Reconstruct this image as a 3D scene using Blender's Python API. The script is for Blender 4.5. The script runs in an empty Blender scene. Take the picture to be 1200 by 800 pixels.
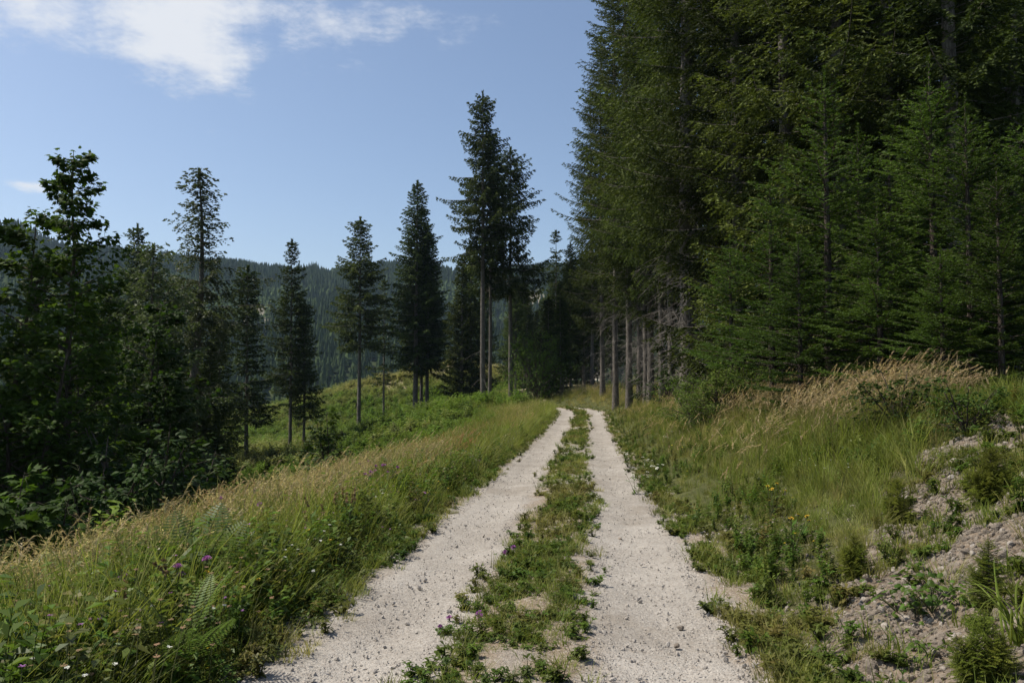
import bpy, math, random
import numpy as np
from mathutils import Vector

R = math.radians
rng = np.random.default_rng(7)
scene = bpy.context.scene
COL = scene.collection

# ------------------------------------------------------------------ camera
CAM = np.array([0.40, 0.0, 1.45])
YAW = math.atan(88 / 900.0)          # the track runs along +Y; the lens looks a little left of it
cam_d = bpy.data.cameras.new('camera')
cam_d.sensor_width = 36.0
cam_d.lens = 27.0
cam_d.clip_start = 0.05
cam_d.clip_end = 9000.0
cam = bpy.data.objects.new('camera', cam_d)
cam.location = CAM
cam.rotation_euler = (R(90) + math.atan(40 / 900.0), 0, YAW)
COL.objects.link(cam)
scene.camera = cam
FWD = np.array([-math.sin(YAW), math.cos(YAW)])
RGT = np.array([math.cos(YAW), math.sin(YAW)])

# ------------------------------------------------------------------ light
SUN_AZ = R(-84)                       # compass direction of the sun, 0 = along the track, negative = left
SUN_EL = R(56)
sun_d = bpy.data.lights.new('sun', 'SUN')
sun_d.energy = 5.0
sun_d.angle = R(0.53)
sun_d.color = (1.0, 0.93, 0.82)
sun = bpy.data.objects.new('sun', sun_d)
sd = Vector((math.sin(SUN_AZ) * math.cos(SUN_EL), math.cos(SUN_AZ) * math.cos(SUN_EL), math.sin(SUN_EL)))
sun.rotation_euler = (-sd).to_track_quat('-Z', 'Y').to_euler()
sun.location = (0, 0, 60)
COL.objects.link(sun)

world = bpy.data.worlds.new('World')
scene.world = world
world.use_nodes = True


class NT:
    """small helper to wire shader nodes"""
    def __init__(self, tree):
        self.t = tree
        self.n = tree.nodes
        self.n.clear()

    def new(self, typ, **kw):
        nd = self.n.new(typ)
        for k, v in kw.items():
            setattr(nd, k, v)
        return nd

    def link(self, a, b):
        self.t.links.new(a, b)

    def put(self, sock, v):
        if isinstance(v, bpy.types.NodeSocket):
            self.link(v, sock)
        elif v is not None:
            if hasattr(sock.default_value, '__len__') and not hasattr(v, '__len__'):
                v = (v,) * len(sock.default_value)
            if hasattr(v, '__len__') and len(v) == 3 and len(sock.default_value) == 4:
                v = (*v, 1)
            sock.default_value = v

    def math(self, op, a, b=None, c=None, clamp=False):
        nd = self.new('ShaderNodeMath', operation=op, use_clamp=clamp)
        for i, v in enumerate((a, b, c)):
            if v is not None:
                self.put(nd.inputs[i], v)
        return nd.outputs[0]

    def mix(self, f, a, b, typ='MIX'):
        nd = self.new('ShaderNodeMix', data_type='RGBA', blend_type=typ)
        self.put(nd.inputs[0], f)
        self.put(nd.inputs[6], a)
        self.put(nd.inputs[7], b)
        return nd.outputs[2]

    def noise(self, vec, scale, detail=4, rough=.55, out=0, dim='3D'):
        nd = self.new('ShaderNodeTexNoise', noise_dimensions=dim)
        if vec is not None:
            self.link(vec, nd.inputs['Vector'])
        nd.inputs['Scale'].default_value = scale
        nd.inputs['Detail'].default_value = detail
        nd.inputs['Roughness'].default_value = rough
        return nd.outputs[out]

    def voronoi(self, vec, scale, feature='F1', out='Distance'):
        nd = self.new('ShaderNodeTexVoronoi', feature=feature)
        if vec is not None:
            self.link(vec, nd.inputs['Vector'])
        nd.inputs['Scale'].default_value = scale
        return nd.outputs[out]

    def ramp(self, v, lo, hi, a=0.0, b=1.0, smooth=True):
        nd = self.new('ShaderNodeMapRange', interpolation_type='SMOOTHSTEP' if smooth else 'LINEAR')
        self.put(nd.inputs[0], v)
        nd.inputs[1].default_value = lo
        nd.inputs[2].default_value = hi
        nd.inputs[3].default_value = a
        nd.inputs[4].default_value = b
        return nd.outputs[0]

    def vmath(self, op, a, b=None, scale=None):
        nd = self.new('ShaderNodeVectorMath', operation=op)
        self.put(nd.inputs[0], a)
        if b is not None:
            self.put(nd.inputs[1], b)
        if scale is not None:
            nd.inputs['Scale'].default_value = scale
        return nd.outputs

    def attr(self, name, typ='GEOMETRY', out='Fac'):
        nd = self.new('ShaderNodeAttribute', attribute_name=name, attribute_type=typ)
        return nd.outputs[out]


def world_nodes():
    w = NT(world.node_tree)
    sky = w.new('ShaderNodeTexSky', sky_type='NISHITA')
    sky.sun_disc = False
    sky.sun_elevation = SUN_EL
    sky.sun_rotation = SUN_AZ
    sky.altitude = 900
    sky.air_density = 1.0
    sky.dust_density = 3.0
    sky.ozone_density = 1.2
    d = w.new('ShaderNodeTexCoord').outputs['Generated']
    sep = w.new('ShaderNodeSeparateXYZ')
    w.link(d, sep.inputs[0])
    x, y, z = sep.outputs
    az = w.math('MULTIPLY', w.math('ARCTAN2', x, y), 57.2958)
    el = w.math('MULTIPLY', w.math('ARCSINE', z), 57.2958)
    # clouds lie on a high layer: stretch the noise with the layer's perspective
    zz = w.math('ADD', z, 0.10)
    comb = w.new('ShaderNodeCombineXYZ')
    w.link(w.math('DIVIDE', x, zz), comb.inputs[0])
    w.link(w.math('DIVIDE', y, zz), comb.inputs[1])
    big = w.noise(comb.outputs[0], 2.3, 10, .64)
    fine = w.noise(comb.outputs[0], 9.0, 8, .70)

    def blob(a0, e0, sa, se, tilt=0.0):
        da = w.math('SUBTRACT', az, a0)
        de = w.math('SUBTRACT', w.math('SUBTRACT', el, e0), w.math('MULTIPLY', da, tilt))
        q = w.math('ADD', w.math('POWER', w.math('DIVIDE', da, sa), 2.0), w.math('POWER', w.math('DIVIDE', de, se), 2.0))
        return w.math('EXPONENT', w.math('MULTIPLY', q, -1.0))
    # main bank upper left, its western wing, a broken field to the right, one scrap over the hill
    dens = w.math('ADD', w.math('MULTIPLY', big, 1.9), w.math('MULTIPLY', fine, .95))
    m_main = w.math('MULTIPLY', blob(-30.0, 23.0, 6.8, 5.0, -.12), 1.16)
    m_top = w.math('MULTIPLY', blob(-31.0, 28.0, 9.0, 4.0), .90)
    m_west = w.math('MULTIPLY', blob(-39.0, 22.6, 7.0, 3.0, -.1), .98)
    m_east = w.math('MULTIPLY', blob(-17.0, 24.0, 8.5, 3.8, .1), .66)
    m_scrap = w.math('MULTIPLY', blob(-37.7, 11.9, 2.0, .6), .95)
    m_wisp = w.math('MULTIPLY', blob(-12.0, 24.5, 12.0, 2.6), .40)
    m_far = w.math('MULTIPLY', blob(60.0, 32.0, 30.0, 9.0), .6)
    m_back = w.math('MULTIPLY', blob(170.0, 35.0, 50.0, 12.0), .6)
    m = m_main
    for q in (m_top, m_west, m_east, m_scrap, m_wisp, m_far, m_back):
        m = w.math('MAXIMUM', m, q)
    c = w.math('ADD', w.math('MULTIPLY', m, 1.0), w.math('SUBTRACT', dens, 1.90))
    alpha = w.ramp(c, -.05, .62, 0, .92)
    bg = w.new('ShaderNodeBackground')
    w.link(sky.outputs[0], bg.inputs[0])
    bg.inputs[1].default_value = SKY_STRENGTH
    cl = w.new('ShaderNodeBackground')
    cl.inputs[0].default_value = (.90, .92, .96, 1)
    cl.inputs[1].default_value = .76
    mx = w.new('ShaderNodeMixShader')
    w.link(alpha, mx.inputs[0])
    w.link(bg.outputs[0], mx.inputs[1])
    w.link(cl.outputs[0], mx.inputs[2])
    out = w.new('ShaderNodeOutputWorld')
    w.link(mx.outputs[0], out.inputs[0])


SKY_STRENGTH = 0.116
world_nodes()

scene.view_settings.view_transform = 'Standard'
scene.view_settings.look = 'None'
scene.view_settings.exposure = 0.30
scene.view_settings.gamma = 1.0
scene.cycles.max_bounces = 6
scene.cycles.diffuse_bounces = 2
scene.cycles.transmission_bounces = 4
scene.cycles.transparent_max_bounces = 8
scene.cycles.volume_bounces = 0
scene.cycles.use_denoising = True


# ------------------------------------------------------------------ numeric helpers
def sstep(a, b, x):
    t = np.clip((np.asarray(x, float) - a) / (b - a), 0, 1)
    return t * t * (3 - 2 * t)


def _hash(i, j, s):
    h = np.sin(i * 127.1 + j * 311.7 + s * 74.7) * 43758.5453
    return h - np.floor(h)


def vnoise(x, y, s=0):
    x = np.asarray(x, float)
    y = np.asarray(y, float)
    i = np.floor(x)
    j = np.floor(y)
    u = x - i
    v = y - j
    u = u * u * (3 - 2 * u)
    v = v * v * (3 - 2 * v)
    return ((_hash(i, j, s) * (1 - u) + _hash(i + 1, j, s) * u) * (1 - v)
            + (_hash(i, j + 1, s) * (1 - u) + _hash(i + 1, j + 1, s) * u) * v)


def fbm(x, y, s=0, o=4):
    a, t, n = 1.0, 0.0, 0.0
    for k in range(o):
        n = n + a * vnoise(np.asarray(x) * 2 ** k, np.asarray(y) * 2 ** k, s + k * 13)
        t += a
        a *= .5
    return n / t


def norm(v):
    return v / np.maximum(np.linalg.norm(v, axis=-1, keepdims=True), 1e-9)


# ------------------------------------------------------------------ terrain
def xc(y):
    y = np.asarray(y, float)
    q = np.clip(y - 49, 0, 14)
    return -q * q / 34.0


_ZY = np.array([-60, 0, 20, 32, 44, 56, 60, 66, 80, 110, 200, 3000.])
_ZZ = np.array([1.5, 0, -.6, -.86, -.96, -.90, -.92, -1.25, -1.5, -1.5, -1.5, -1.5])


def zt(y):
    return np.interp(y, _ZY, _ZZ)


_CX = np.array([-400, -120, -60, -51, -38, -29, -22, -16, -11, 0, 12, 400.])
_CZ = np.array([-12, -9, -6, -4.7, -1.0, 1.0, 3.0, 2.2, .9, .8, 2.0, 4.0])


def ground(x, y):
    x = np.asarray(x, float)
    y = np.asarray(y, float)
    t = x - xc(np.clip(y, -100, 80))
    z = zt(y)
    # left: verge, then the fall of the slope
    sl = .42 - .17 * sstep(18, 60, y)
    ml = -t
    ml0 = np.clip(2.75 + .10 * y, 2.75, 3.6)
    left = -.10 * np.clip(ml - 1.5, 0, 1.7) - sl * np.log1p(np.exp((ml - ml0) * 2.2)) / 2.2
    left = np.where(ml > 1.5, left, 0)
    low = -6.0
    left = np.where(left < -2.5, -2.5 + (low + 2.5) * (1 - np.exp((left + 2.5) / 2.6)), left)
    # right: cut bank, then the forest slope
    bh = np.interp(y, [-50, 8, 16, 40, 60, 90], [1.12, 1.2, 1.3, 1.12, 1.0, .9])
    u = np.clip((t - 1.65) / 3.2, 0, 1)
    right = bh * (u * .8 + .2 * u * u * (3 - 2 * u)) + .10 * np.clip(t - 4.85, 0, 60)
    z = z + np.where(t < 0, left, right)
    # clear-felled slope on the far side
    crest = np.interp(x, _CX, _CZ)
    k = sstep(82, 123, y)
    far_mask = sstep(8, -4, x)
    z = z * (1 - k * far_mask) + crest * k * far_mask
    z = z - 34 * sstep(124, 230, y) * sstep(30, -20, x)
    z = z - 22 * sstep(-60, -240, x)
    # unevenness away from the track
    off = sstep(1.5, 4.0, np.abs(t))
    z = z + off * ((fbm(x * .9, y * .9, 3) - .5) * .26 + (fbm(x * .12, y * .12, 9) - .5) * .9 * sstep(20, 60, np.hypot(x, y)))
    sm = scree_mask(x, y)
    z = z + sm * ((fbm(x * 2.6, y * 2.6, 301) - .5) * .16 + (fbm(x * 8, y * 8, 303) - .5) * .05)
    # bed for the gravel sheet
    z = z - .10 * sstep(1.75, 1.45, np.abs(t)) * sstep(70, 66, y) * sstep(-2, -.5, y)
    return z


def gz(x, y):
    return float(ground(np.array([x]), np.array([y]))[0])


def at(px, d):
    """world x, y of the photograph's column px at depth d"""
    p = CAM[:2] + FWD * d + RGT * d * (px - 600) / 900.0
    return float(p[0]), float(p[1])


def zpx(py, d):
    return CAM[2] + (440 - py) / 900.0 * d


# ------------------------------------------------------------------ materials
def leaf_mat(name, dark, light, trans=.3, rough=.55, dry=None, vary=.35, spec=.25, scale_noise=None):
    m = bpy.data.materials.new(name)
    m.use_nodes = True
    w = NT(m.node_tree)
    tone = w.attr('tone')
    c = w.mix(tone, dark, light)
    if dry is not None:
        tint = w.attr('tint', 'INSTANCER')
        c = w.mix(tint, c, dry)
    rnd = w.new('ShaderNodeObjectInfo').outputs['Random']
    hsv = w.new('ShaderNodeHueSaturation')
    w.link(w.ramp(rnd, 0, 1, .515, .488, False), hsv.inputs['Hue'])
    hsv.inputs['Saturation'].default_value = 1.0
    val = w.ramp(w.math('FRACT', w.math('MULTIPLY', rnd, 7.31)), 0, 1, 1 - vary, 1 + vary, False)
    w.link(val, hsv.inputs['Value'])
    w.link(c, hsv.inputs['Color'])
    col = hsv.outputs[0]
    p = w.new('ShaderNodeBsdfPrincipled')
    w.link(col, p.inputs['Base Color'])
    p.inputs['Roughness'].default_value = rough
    p.inputs['Specular IOR Level'].default_value = spec
    t = w.new('ShaderNodeBsdfTranslucent')
    w.link(w.mix(1.0, col, (1.15, 1.2, .75), 'MULTIPLY'), t.inputs[0])
    mx = w.new('ShaderNodeMixShader')
    mx.inputs[0].default_value = trans
    w.link(p.outputs[0], mx.inputs[1])
    w.link(t.outputs[0], mx.inputs[2])
    o = w.new('ShaderNodeOutputMaterial')
    w.link(mx.outputs[0], o.inputs[0])
    return m


def bark_mat(name, c1, c2, scale=6.0):
    m = bpy.data.materials.new(name)
    m.use_nodes = True
    w = NT(m.node_tree)
    co = w.new('ShaderNodeTexCoord').outputs['Object']
    mp = w.new('ShaderNodeMapping')
    mp.inputs['Scale'].default_value = (1, 1, .22)
    w.link(co, mp.inputs[0])
    n = w.noise(mp.outputs[0], scale * 2.2, 6, .65)
    v = w.voronoi(mp.outputs[0], scale * 3, 'DISTANCE_TO_EDGE')
    patch = w.noise(co, .9, 3, .6)
    f = w.ramp(n, .3, .72)
    c = w.mix(f, c1, c2)
    c = w.mix(w.ramp(patch, .52, .7, 0, .55), c, tuple(q * 1.5 for q in c2))
    c = w.mix(w.ramp(v, 0, .12, .55, 0), c, tuple(q * .35 for q in c1))
    p = w.new('ShaderNodeBsdfPrincipled')
    w.link(c, p.inputs['Base Color'])
    p.inputs['Roughness'].default_value = .9
    p.inputs['Specular IOR Level'].default_value = .1
    b = w.new('ShaderNodeBump')
    b.inputs['Strength'].default_value = .7
    b.inputs['Distance'].default_value = .03
    w.link(w.math('ADD', n, w.ramp(v, 0, .15)), b.inputs['Height'])
    w.link(b.outputs[0], p.inputs['Normal'])
    o = w.new('ShaderNodeOutputMaterial')
    w.link(p.outputs[0], o.inputs[0])
    return m


def plain_mat(name, c, rough=.7, trans=0.0, vary=.2):
    return leaf_mat(name, tuple(q * .8 for q in c), tuple(min(q * 1.15, 1) for q in c), trans, rough, None, vary)


M = {}
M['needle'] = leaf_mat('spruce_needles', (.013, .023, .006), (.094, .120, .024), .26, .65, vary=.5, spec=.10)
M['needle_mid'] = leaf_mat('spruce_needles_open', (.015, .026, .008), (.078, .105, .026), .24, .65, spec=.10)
M['needle_young'] = leaf_mat('young_spruce_needles', (.015, .034, .006), (.085, .138, .022), .30, .6, spec=.12)
M['larch'] = leaf_mat('larch_needles', (.042, .062, .024), (.090, .115, .045), .35, .6)
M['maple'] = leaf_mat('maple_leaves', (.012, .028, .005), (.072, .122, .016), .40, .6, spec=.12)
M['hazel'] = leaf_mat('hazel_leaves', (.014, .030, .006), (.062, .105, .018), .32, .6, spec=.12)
M['bright'] = leaf_mat('light_green_leaves', (.032, .060, .010), (.120, .175, .030), .34, .6, spec=.12)
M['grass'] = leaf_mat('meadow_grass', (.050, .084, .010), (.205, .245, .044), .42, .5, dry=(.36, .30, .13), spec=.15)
M['seed'] = leaf_mat('dry_grass_heads', (.34, .25, .14), (.62, .51, .33), .40, .7, dry=(.42, .20, .11), spec=.1)
M['stalk'] = leaf_mat('grass_stalks', (.15, .135, .050), (.29, .235, .11), .25, .6, dry=(.27, .165, .075))
M['herb'] = leaf_mat('herb_leaves', (.028, .062, .008), (.105, .168, .026), .36, .45, dry=(.17, .125, .045), spec=.15)
M['slope_herb'] = leaf_mat('clearing_plants', (.048, .092, .012), (.150, .222, .038), .38, .55, dry=(.34, .275, .14), spec=.1)
M['fern'] = leaf_mat('fern_fronds', (.075, .120, .028), (.175, .235, .075), .4, .5)
M['white'] = plain_mat('white_petals', (.62, .62, .55), .6, .25)
M['cream'] = plain_mat('cream_blossom', (.62, .60, .42), .7, .25)
M['purple'] = plain_mat('purple_petals', (.34, .13, .38), .6, .25)
M['yellow'] = plain_mat('yellow_petals', (.62, .42, .04), .6, .25)
M['rust'] = plain_mat('rust_seed_heads', (.22, .14, .075), .8, .2)
M['bark'] = bark_mat('spruce_bark', (.105, .090, .074), (.225, .205, .175))
M['bark_dark'] = bark_mat('damp_bark', (.060, .046, .036), (.125, .105, .085))  # darker brown bark for young spruces and broadleaved stems
M['twig'] = bark_mat('dead_twigs', (.15, .135, .12), (.29, .265, .235), 10)
M['stem'] = plain_mat('green_stems', (.09, .10, .04), .7, .1)
M['far'] = leaf_mat('far_conifers', (.022, .038, .015), (.060, .092, .030), .1, .8, vary=0, spec=.05)


def rock_mat(name, c1, c2, c3, k3):
    m = bpy.data.materials.new(name)
    m.use_nodes = True
    w = NT(m.node_tree)
    co = w.new('ShaderNodeTexCoord').outputs['Object']
    rnd = w.new('ShaderNodeObjectInfo').outputs['Random']
    n = w.noise(co, 9, 6, .6)
    c = w.mix(w.ramp(n, .3, .7), c1, c2)
    c = w.mix(w.ramp(rnd, 0, 1, 0, k3, False), c, c3)
    c = w.mix(w.math('MULTIPLY', w.ramp(w.math('FRACT', w.math('MULTIPLY', rnd, 5.7)), .7, 1), .5), c, (.46, .42, .37))
    p = w.new('ShaderNodeBsdfPrincipled')
    w.link(c, p.inputs['Base Color'])
    p.inputs['Roughness'].default_value = .88
    b = w.new('ShaderNodeBump')
    b.inputs['Strength'].default_value = .5
    b.inputs['Distance'].default_value = .02
    w.link(n, b.inputs['Height'])
    w.link(b.outputs[0], p.inputs['Normal'])
    o = w.new('ShaderNodeOutputMaterial')
    w.link(p.outputs[0], o.inputs[0])
    return m


M['rock'] = rock_mat('limestone', (.155, .126, .094), (.28, .237, .188), (.11, .089, .069), .65)
M['pebble'] = rock_mat('gravel_stone', (.34, .305, .26), (.46, .42, .37), (.28, .25, .215), .30)


def track_mat():
    m = bpy.data.materials.new('gravel')
    m.use_nodes = True
    w = NT(m.node_tree)
    co = w.new('ShaderNodeTexCoord').outputs['Object']
    soil = w.attr('soil')
    v1 = w.new('ShaderNodeTexVoronoi', feature='F1')
    w.link(co, v1.inputs['Vector'])
    v1.inputs['Scale'].default_value = 62
    v2 = w.new('ShaderNodeTexVoronoi', feature='F1')
    w.link(co, v2.inputs['Vector'])
    v2.inputs['Scale'].default_value = 150
    sepc = w.new('ShaderNodeSeparateColor')
    w.link(v1.outputs['Color'], sepc.inputs[0])
    sepd = w.new('ShaderNodeSeparateColor')
    w.link(v2.outputs['Color'], sepd.inputs[0])
    patch = w.noise(co, 1.3, 5, .6)
    fine = w.noise(co, 35, 4, .7)
    base = w.mix(w.ramp(patch, .3, .72), (.198, .182, .160), (.310, .290, .260))
    base = w.mix(w.ramp(sepc.outputs[0], 0, 1, 0, .45, False), base, (.50, .465, .41))
    base = w.mix(w.ramp(sepc.outputs[1], .72, 1, 0, .6), base, (.22, .19, .16))
    base = w.mix(w.ramp(sepd.outputs[0], .55, 1, 0, .5), base, (.27, .23, .19))
    base = w.mix(w.ramp(fine, .50, .75, 0, .35), base, (.30, .25, .20))
    damp = w.noise(co, .55, 6, .7)
    base = w.mix(w.ramp(damp, .50, .68, 0, .55), base, (.19, .162, .128))
    dirt = w.mix(w.ramp(fine, .3, .7), (.115, .080, .050), (.25, .19, .125))
    dirt = w.mix(w.ramp(sepc.outputs[2], .6, .95, 0, .7), dirt, (.38, .335, .28))
    c = w.mix(soil, base, dirt)
    p = w.new('ShaderNodeBsdfPrincipled')
    w.link(c, p.inputs['Base Color'])
    p.inputs['Roughness'].default_value = .92
    p.inputs['Specular IOR Level'].default_value = .15
    h = w.math('ADD', w.math('MULTIPLY', w.ramp(v1.outputs['Distance'], 0, .55, 1, 0), .012),
               w.math('MULTIPLY', w.ramp(v2.outputs['Distance'], 0, .6, 1, 0), .004))
    h = w.math('ADD', h, w.math('MULTIPLY', fine, .008))
    h = w.math('ADD', h, w.math('MULTIPLY', w.noise(co, 7, 4, .6), .035))
    b = w.new('ShaderNodeBump')
    b.inputs['Strength'].default_value = .55
    b.inputs['Distance'].default_value = 1.0
    w.link(h, b.inputs['Height'])
    w.link(b.outputs[0], p.inputs['Normal'])
    o = w.new('ShaderNodeOutputMaterial')
    w.link(p.outputs[0], o.inputs[0])
    return m


def ground_mat():
    m = bpy.data.materials.new('soil_and_turf')
    m.use_nodes = True
    w = NT(m.node_tree)
    co = w.new('ShaderNodeTexCoord').outputs['Object']
    scree = w.attr('scree')
    dry = w.attr('dry')
    big = w.noise(co, .25, 5, .6)
    mid = w.noise(co, 2.2, 5, .65)
    fine = w.noise(co, 22, 5, .7)
    v1 = w.new('ShaderNodeTexVoronoi', feature='F1')
    w.link(co, v1.inputs['Vector'])
    v1.inputs['Scale'].default_value = 34
    sepc = w.new('ShaderNodeSeparateColor')
    w.link(v1.outputs['Color'], sepc.inputs[0])
    turf = w.mix(w.ramp(mid, .3, .7), (.040, .048, .016), (.085, .092, .034))
    turf = w.mix(w.ramp(fine, .45, .75, 0, .6), turf, (.13, .105, .055))
    strawy = w.mix(w.ramp(fine, .3, .7), (.19, .155, .085), (.34, .285, .175))
    turf = w.mix(dry, turf, strawy)
    stony = w.mix(w.ramp(sepc.outputs[0], 0, 1), (.095, .074, .053), (.215, .180, .142))
    stony = w.mix(w.ramp(fine, .4, .7, 0, .6), stony, (.20, .150, .105))
    c = w.mix(scree, turf, stony)
    p = w.new('ShaderNodeBsdfPrincipled')
    w.link(c, p.inputs['Base Color'])
    p.inputs['Roughness'].default_value = .95
    p.inputs['Specular IOR Level'].default_value = .1
    h = w.math('ADD', w.math('MULTIPLY', fine, .02), w.math('MULTIPLY', w.ramp(v1.outputs['Distance'], 0, .55, 1, 0), .015))
    b = w.new('ShaderNodeBump')
    b.inputs['Strength'].default_value = .9
    b.inputs['Distance'].default_value = 1.0
    w.link(h, b.inputs['Height'])
    w.link(b.outputs[0], p.inputs['Normal'])
    o = w.new('ShaderNodeOutputMaterial')
    w.link(p.outputs[0], o.inputs[0])
    return m


def mountain_mat():
    m = bpy.data.materials.new('wooded_hillside')
    m.use_nodes = True
    w = NT(m.node_tree)
    co = w.new('ShaderNodeTexCoord').outputs['Object']
    n = w.noise(co, .02, 6, .65)
    f = w.noise(co, .2, 4, .65)
    c = w.mix(w.ramp(n, .35, .65), (.026, .036, .018), (.055, .068, .030))
    c = w.mix(w.math('MULTIPLY', w.attr('rock'), w.ramp(f, .3, .6)), c, (.26, .235, .195))
    p = w.new('ShaderNodeBsdfPrincipled')
    w.link(c, p.inputs['Base Color'])
    p.inputs['Roughness'].default_value = 1
    p.inputs['Specular IOR Level'].default_value = 0
    o = w.new('ShaderNodeOutputMaterial')
    w.link(p.outputs[0], o.inputs[0])
    return m


M['track'] = track_mat()
M['ground'] = ground_mat()
M['mountain'] = mountain_mat()


# ------------------------------------------------------------------ mesh building
class Geo:
    def __init__(self):
        self.v, self.t, self.q, self.tone, self.mt, self.mq = [], [], [], [], [], []
        self.n = 0

    def _add(self, V, tone):
        V = np.asarray(V, np.float32).reshape(-1, 3)
        self.v.append(V)
        tn = np.broadcast_to(np.asarray(tone, np.float32), (len(V),)) if np.ndim(tone) <= 1 else np.asarray(tone, np.float32).reshape(-1)
        self.tone.append(np.array(tn, np.float32))
        b = self.n
        self.n += len(V)
        return b

    def tris(self, V, tone=.5, mat=0):
        """V: (n,3,3); tone: scalar or (n,)"""
        V = np.asarray(V, np.float32)
        n = len(V)
        if n == 0:
            return
        tn = np.repeat(np.broadcast_to(np.asarray(tone, np.float32), (n,)), 3)
        b = self._add(V, tn)
        self.t.append(np.arange(b, b + 3 * n).reshape(-1, 3))
        self.mt.append(np.full(n, mat))

    def quads(self, V, tone=.5, mat=0):
        V = np.asarray(V, np.float32)
        n = len(V)
        if n == 0:
            return
        tn = np.repeat(np.broadcast_to(np.asarray(tone, np.float32), (n,)), 4)
        b = self._add(V, tn)
        self.q.append(np.arange(b, b + 4 * n).reshape(-1, 4))
        self.mq.append(np.full(n, mat))

    def tube(self, pts, rad, sides=6, tone=.5, mat=0, ph=0.0, cap=False):
        pts = np.asarray(pts, float)
        K = len(pts)
        rad = np.broadcast_to(np.asarray(rad, float), (K,))
        d = norm(np.gradient(pts, axis=0))
        ref = np.where(np.abs(d[:, 2:3]) > .9, np.array([[1., 0, 0]]), np.array([[0, 0, 1.]]))
        a = norm(np.cross(d, ref))
        bb = np.cross(d, a)
        an = np.arange(sides) / sides * 2 * math.pi + ph
        ring = pts[:, None] + rad[:, None, None] * (np.cos(an)[None, :, None] * a[:, None] + np.sin(an)[None, :, None] * bb[:, None])
        b = self._add(ring, tone)
        i = np.arange(K - 1)[:, None] * sides
        j = np.arange(sides)[None]
        jn = (j + 1) % sides
        q = np.stack([b + i + j, b + i + jn, b + i + sides + jn, b + i + sides + j], -1).reshape(-1, 4)
        self.q.append(q)
        self.mq.append(np.full(len(q), mat))
        if cap:
            c = self._add(pts[-1:], tone)
            base = b + (K - 1) * sides
            tt = np.stack([base + np.arange(sides), base + (np.arange(sides) + 1) % sides, np.full(sides, c)], -1)
            self.t.append(tt)
            self.mt.append(np.full(sides, mat))

    def mesh(self, name, mats, smooth=False, attrs=None):
        me = bpy.data.meshes.new(name)
        V = np.concatenate(self.v) if self.v else np.zeros((0, 3), np.float32)
        T = np.concatenate(self.t) if self.t else np.zeros((0, 3), int)
        Q = np.concatenate(self.q) if self.q else np.zeros((0, 4), int)
        MT = np.concatenate(self.mt) if self.mt else np.zeros(0, int)
        MQ = np.concatenate(self.mq) if self.mq else np.zeros(0, int)
        me.vertices.add(len(V))
        me.vertices.foreach_set('co', V.astype(np.float32).ravel())
        loops = np.concatenate([T.ravel(), Q.ravel()]).astype(np.int32)
        me.loops.add(len(loops))
        me.loops.foreach_set('vertex_index', loops)
        nt, nq = len(T), len(Q)
        me.polygons.add(nt + nq)
        st = np.concatenate([np.arange(nt) * 3, nt * 3 + np.arange(nq) * 4]).astype(np.int32)
        me.polygons.foreach_set('loop_start', st)
        me.polygons.foreach_set('material_index', np.concatenate([MT, MQ]).astype(np.int32))
        if smooth:
            me.polygons.foreach_set('use_smooth', np.ones(nt + nq, bool))
        at_ = me.attributes.new('tone', 'FLOAT', 'POINT')
        at_.data.foreach_set('value', np.clip(np.concatenate(self.tone), 0, 1).astype(np.float32))
        for k, a in (attrs or {}).items():
            aa = me.attributes.new(k, 'FLOAT', 'POINT')
            aa.data.foreach_set('value', np.asarray(a, np.float32).ravel())
        for m_ in mats:
            me.materials.append(m_)
        me.update(calc_edges=True)
        me.validate()
        return me


def grid_mesh(name, X, Y, Z, mat, attrs=None, smooth=True):
    g = Geo()
    h, w_ = X.shape
    b = g._add(np.stack([X, Y, Z], -1), .5)
    i = np.arange(h - 1)[:, None] * w_
    j = np.arange(w_ - 1)[None]
    q = np.stack([i + j, i + j + 1, i + w_ + j + 1, i + w_ + j], -1).reshape(-1, 4) + b
    g.q.append(q)
    g.mq.append(np.zeros(len(q), int))
    return g.mesh(name, [mat], smooth, attrs)


def link(name, me, parent=None):
    o = bpy.data.objects.new(name, me)
    COL.objects.link(o)
    if parent is not None:
        o.parent = parent
    return o


def structure(name, me):
    o = link(name, me)
    o['kind'] = 'structure'
    return o


def thing(name, label, cat, loc, rz=0.0, scale=(1, 1, 1), group=None, tilt=(0, 0)):
    o = bpy.data.objects.new(name, None)
    o.empty_display_size = .2
    COL.objects.link(o)
    o.location = loc
    o.rotation_euler = (tilt[0], tilt[1], rz)
    o.scale = scale
    o['label'] = label
    o['category'] = cat
    if group:
        o['group'] = group
    return o


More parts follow.
